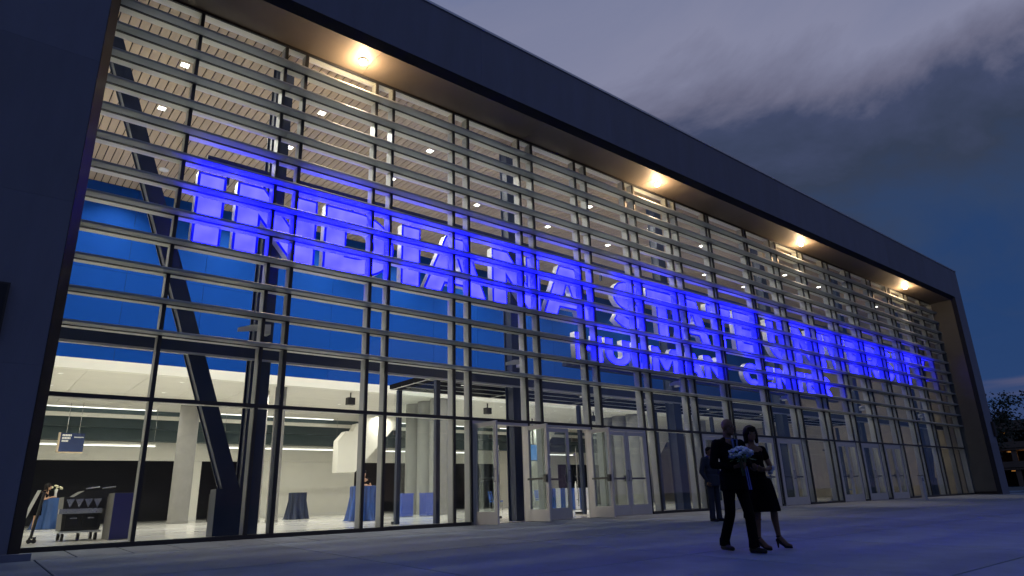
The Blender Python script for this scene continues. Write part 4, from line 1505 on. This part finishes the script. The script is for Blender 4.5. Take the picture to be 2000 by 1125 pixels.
# guests by the doors
gl = (14.25, -3.58)
suited_man((gl[0], gl[1], SLOPE * gl[1]), R(-8), "man in a grey-blue jacket standing with hands at his sides behind the couple", "suit_grey",
           legs=(((0.085, 0, 0.90), (0.10, -0.01, 0.49), (0.11, 0.0, 0.089), (0.2, -1)), ((-0.085, 0, 0.90), (-0.10, -0.01, 0.49), (-0.12, 0.0, 0.089), (-0.2, -1))),
           arms=(((0.20, 0.01, 1.42), (0.28, 0.03, 1.13), (0.22, -0.10, 0.92), (-0.2, -0.4, -1), (-1, 0, 0)), ((-0.20, 0.01, 1.42), (-0.29, 0.04, 1.13), (-0.22, -0.06, 0.90), (0.2, -0.3, -1), (1, 0, 0))),
           headc=(0, -0.03, 1.60), yaw=R(0), hair="hair_dark", shirt="shirt_blue")
gl = (15.0, -4.05)
suited_man((gl[0], gl[1], SLOPE * gl[1]), R(-40), "man in a black suit mostly hidden behind the woman in the dress", "suit_black",
           legs=(((0.085, 0, 0.90), (0.10, -0.01, 0.49), (0.10, 0.0, 0.089), (0.2, -1)), ((-0.085, 0, 0.90), (-0.10, -0.01, 0.49), (-0.12, 0.0, 0.089), (-0.2, -1))),
           arms=(((0.20, 0.01, 1.42), (0.27, 0.03, 1.13), (0.20, -0.12, 0.95), (-0.2, -0.4, -1), (-1, 0, 0)), ((-0.20, 0.01, 1.42), (-0.27, 0.04, 1.13), (-0.20, -0.12, 0.95), (0.2, -0.4, -1), (1, 0, 0))),
           headc=(0, -0.03, 1.58), yaw=R(0), hair="hair_dark")


def indoor_woman(loc, rz, label, hair, lean=0.0):
    t = thing("person", loc, label, "person", None, rz)
    s = MB()
    hc_ = (0.0, -0.02 - lean, 1.53 - lean * 0.4)
    P_ = head(s, hc_, 0.0, 0.95)
    cap(s, (0, -lean * 0.8, 1.36 - lean * 0.3), (0, -lean, 1.45 - lean * 0.4), 0.050, 0.046)
    cap(s, (0, 0, 0.92), (0, -lean * 0.8, 1.30 - lean * 0.3), 0.12, 0.11)
    for sg in (-1, 1):
        cap(s, (0, 0, 0.93), (sg * 0.08, 0, 0.88), 0.10, 0.08)
        cap(s, (sg * 0.08, 0, 0.88), (sg * 0.08, -0.01, 0.48), 0.080, 0.050)
        cap(s, (sg * 0.08, -0.01, 0.48), (sg * 0.08, 0.01, 0.07), 0.048, 0.032)
        cap(s, (sg * 0.08, 0.01, 0.05), (sg * 0.09, -0.13, 0.03), 0.034, 0.028)
        sh = Vector((sg * 0.16, -lean * 0.8, 1.33 - lean * 0.3))
        el = sh + Vector((sg * 0.08, -0.06, -0.24))
        w_ = Vector((sg * 0.05, el.y - 0.20, el.z + 0.07))
        cap(s, (0, -lean * 0.8, 1.32 - lean * 0.3), sh, 0.07, 0.048)
        cap(s, sh, el, 0.044, 0.037)
        cap(s, el, w_, 0.036, 0.024)
        hand(s, w_, (-sg * 0.6, -0.7, 0), (0, 0.2, -1), 0.8)
    put("body", remeshed(s, 0.010, 3), "skin_tan", t)
    eyes(P_, t)
    d_ = MB()
    d_.ico((0, -lean * 0.7, 1.20 - lean * 0.2), (0.150, 0.118, 0.15), 3)
    d_.ico((0, -lean * 0.3, 1.04), (0.15, 0.14, 0.20), 3)
    d_.lathe([(0.20, 0.48), (0.185, 0.7), (0.175, 0.9), (0.14, 1.0)], n=24)
    cap(d_, (-0.13, -lean * 0.8, 1.335 - lean * 0.3), (0.13, -lean * 0.8, 1.335 - lean * 0.3), 0.052, 0.052)
    for sg in (-1, 1):
        cap(d_, (sg * 0.16, -lean * 0.8, 1.33 - lean * 0.3), (sg * 0.19, -lean * 0.8 - 0.02, 1.22 - lean * 0.3), 0.055, 0.054)
    put("dress", remeshed(d_, 0.013, 4), "dress_black", t)
    h_ = MB()
    h_.ico(P_(0, 0.022, 0.042), (0.092, 0.104, 0.092), 3)
    cap(h_, P_(0, 0.08, 0.02), P_(0, 0.07, -0.20), 0.058, 0.045)
    for sg in (-1, 1):
        cap(h_, P_(sg * 0.075, 0.02, 0.02), P_(sg * 0.08, 0.0, -0.18), 0.034, 0.026)
    put("hair", remeshed(h_, 0.011, 3), hair, t)
    return t


indoor_woman((11.16, 8.45, 0), R(-18), "woman in a black dress with folded hands behind the bright blue table", "hair_dark")
indoor_woman((2.52, 16.3, 0), R(70), "person in black leaning over the blue-draped table with flowers", "hair_dark", 0.22)

# ------------------------------------------------------------------ plaza furniture and wall boxes
t = thing("push_button_bollard", (32.15, -1.75, SLOPE * -1.75), "slender grey post standing in front of the right-hand doors", "bollard")
MB().prism([(-0.13, -0.06), (0.13, -0.06), (0.13, 0.06), (-0.13, 0.06)], "z", 0.0, 1.0).build("post", "bollard_steel", t)
bx("cap", "matte_black", t, -0.16, 0.135, -0.065, 0.065, 1.0, 1.02)
bx("push_plate", "stainless", t, -0.07, 0.07, -0.072, -0.0605, 0.78, 0.92)
for xx, lab in ((0.01, "black box lantern fixed to the near jamb of the portal"), (45.25, "black box lantern fixed to the far jamb of the portal")):
    t = thing("wall_box", (xx, YF, 3.07), lab, "wall light")
    bx("housing", "matte_black", t, -0.18, 0.18, -0.10, -0.002, 0.0, 0.81)
    bx("louvre", "dark_lip", t, -0.15, 0.15, -0.108, -0.101, 0.03, 0.78)

# ------------------------------------------------------------------ beyond the right-hand end: trees, parking deck, lamps


def tree(loc, h, spread, seed, label):
    rnd = random.Random(seed)
    t = thing("tree", loc, label, "tree", None)
    tr = MB()
    tr.tube((0, 0, -0.1), (0.1, 0, h * 0.35), 0.24, 0.17, 10)
    tips = []
    for i in range(9):
        a = i * 2.4 + rnd.random()
        b = Vector((0.1, 0, h * (0.28 + 0.04 * i)))
        e_ = b + Vector((math.cos(a) * spread * rnd.uniform(0.5, 0.85), math.sin(a) * spread * rnd.uniform(0.5, 0.85), h * rnd.uniform(0.12, 0.42)))
        tr.tube(b, e_, 0.09, 0.03, 6)
        tips.append(e_)
        tips.append(b.lerp(e_, 0.6) + Vector((rnd.uniform(-1, 1), rnd.uniform(-1, 1), rnd.uniform(0, 1))))
    tr.tube((0.1, 0, h * 0.35), (0, 0.2, h * 0.8), 0.17, 0.05, 8)
    tips.append(Vector((0, 0.2, h * 0.85)))
    tr.build("trunk", "bark", t)
    vs, fs_ = [], []
    for c_ in tips:
        rr = spread * rnd.uniform(0.22, 0.40)
        for q in range(230):
            d = Vector((rnd.gauss(0, 1), rnd.gauss(0, 1), rnd.gauss(0, 0.6)))
            p = c_ + d * rr * 0.55
            s = rnd.uniform(0.10, 0.22)
            ax = Vector((rnd.gauss(0, 1), rnd.gauss(0, 1), rnd.gauss(0, 1))).normalized()
            o1 = ax.orthogonal().normalized()
            o2 = ax.cross(o1)
            k_ = len(vs)
            vs += [tuple(p + o1 * s), tuple(p + o2 * s * 0.5), tuple(p - o1 * s), tuple(p - o2 * s * 0.5)]
            fs_.append((k_, k_ + 1, k_ + 2, k_ + 3))
    me = bpy.data.meshes.new("crown")
    me.from_pydata(vs, [], fs_)
    put("crown", me, "tree_leaf", t)
    return t


tree((80.0, 9.5, -0.06), 8.8, 4.2, 1, "dark spreading tree beyond the right-hand end of the building")
tree((92.0, 4.0, -0.06), 9.8, 4.6, 2, "taller dark tree rising behind the spreading one")
tree((76.0, -2.0, -0.06), 7.5, 3.6, 4, "small dark tree nearest the open side of the plaza")
t = thing("parking_deck", (118, 12, -0.06), "low parking deck with amber-lit storeys behind the dark trees", "building")
for k in range(3):
    bx("floor_slab", "garage_concrete", t, -6, 10, -34, 26, 2.6 * k + 2.2, 2.6 * k + 2.5)
    bx("parapet", "garage_concrete", t, -6.15, -5.9, -34, 26, 2.6 * k + 2.51, 2.6 * k + 3.3)
    for j in range(7):
        o = bx("lamp_tube", "sodium", t, -3.0, -2.0, -30 + 8.5 * j, -29.7 + 8.5 * j, 2.6 * k + 2.05, 2.6 * k + 2.15)
for j in range(9):
    bx("pier", "garage_concrete", t, -5.8, -5.3, -33.5 + 7.2 * j, -32.9 + 7.2 * j, 0, 9.9)
bx("rear_wall", "garage_concrete", t, 9.5, 10, -34, 26, 0, 9.9)
for j in range(4):
    lamp("deck_glow", "POINT", (118 - 3, 12 - 26 + 14 * j, 4.0), 22.0, (1.0, 0.45, 0.14), None, 0.3)
for i, (a, b, h, em) in enumerate(((70.0, 8.6, 6.2, "street_white"), (101.0, 6.0, 7.0, "sodium"))):
    t = thing("street_lamp", (a, b, -0.06), ("street lamp with a white head among the tree branches", "street lamp with an amber head behind the trees")[i], "street lamp")
    MB().tube((0, 0, 0), (0, 0, h), 0.08, 0.05, 10).build("pole", "matte_black", t)
    MB().tube((0, 0, h - 0.05), (-0.9, 0, h + 0.15), 0.04, 0.035, 8).build("arm", "matte_black", t)
    MB().prism([(-1.35, h + 0.10), (-0.75, h + 0.08), (-0.75, h + 0.20), (-1.2, h + 0.22)], "y", -0.14, 0.14).build("head", "matte_black", t)
    MB().box(-1.28, -0.82, -0.11, 0.11, h + 0.03, h + 0.075).build("lens", em, t)
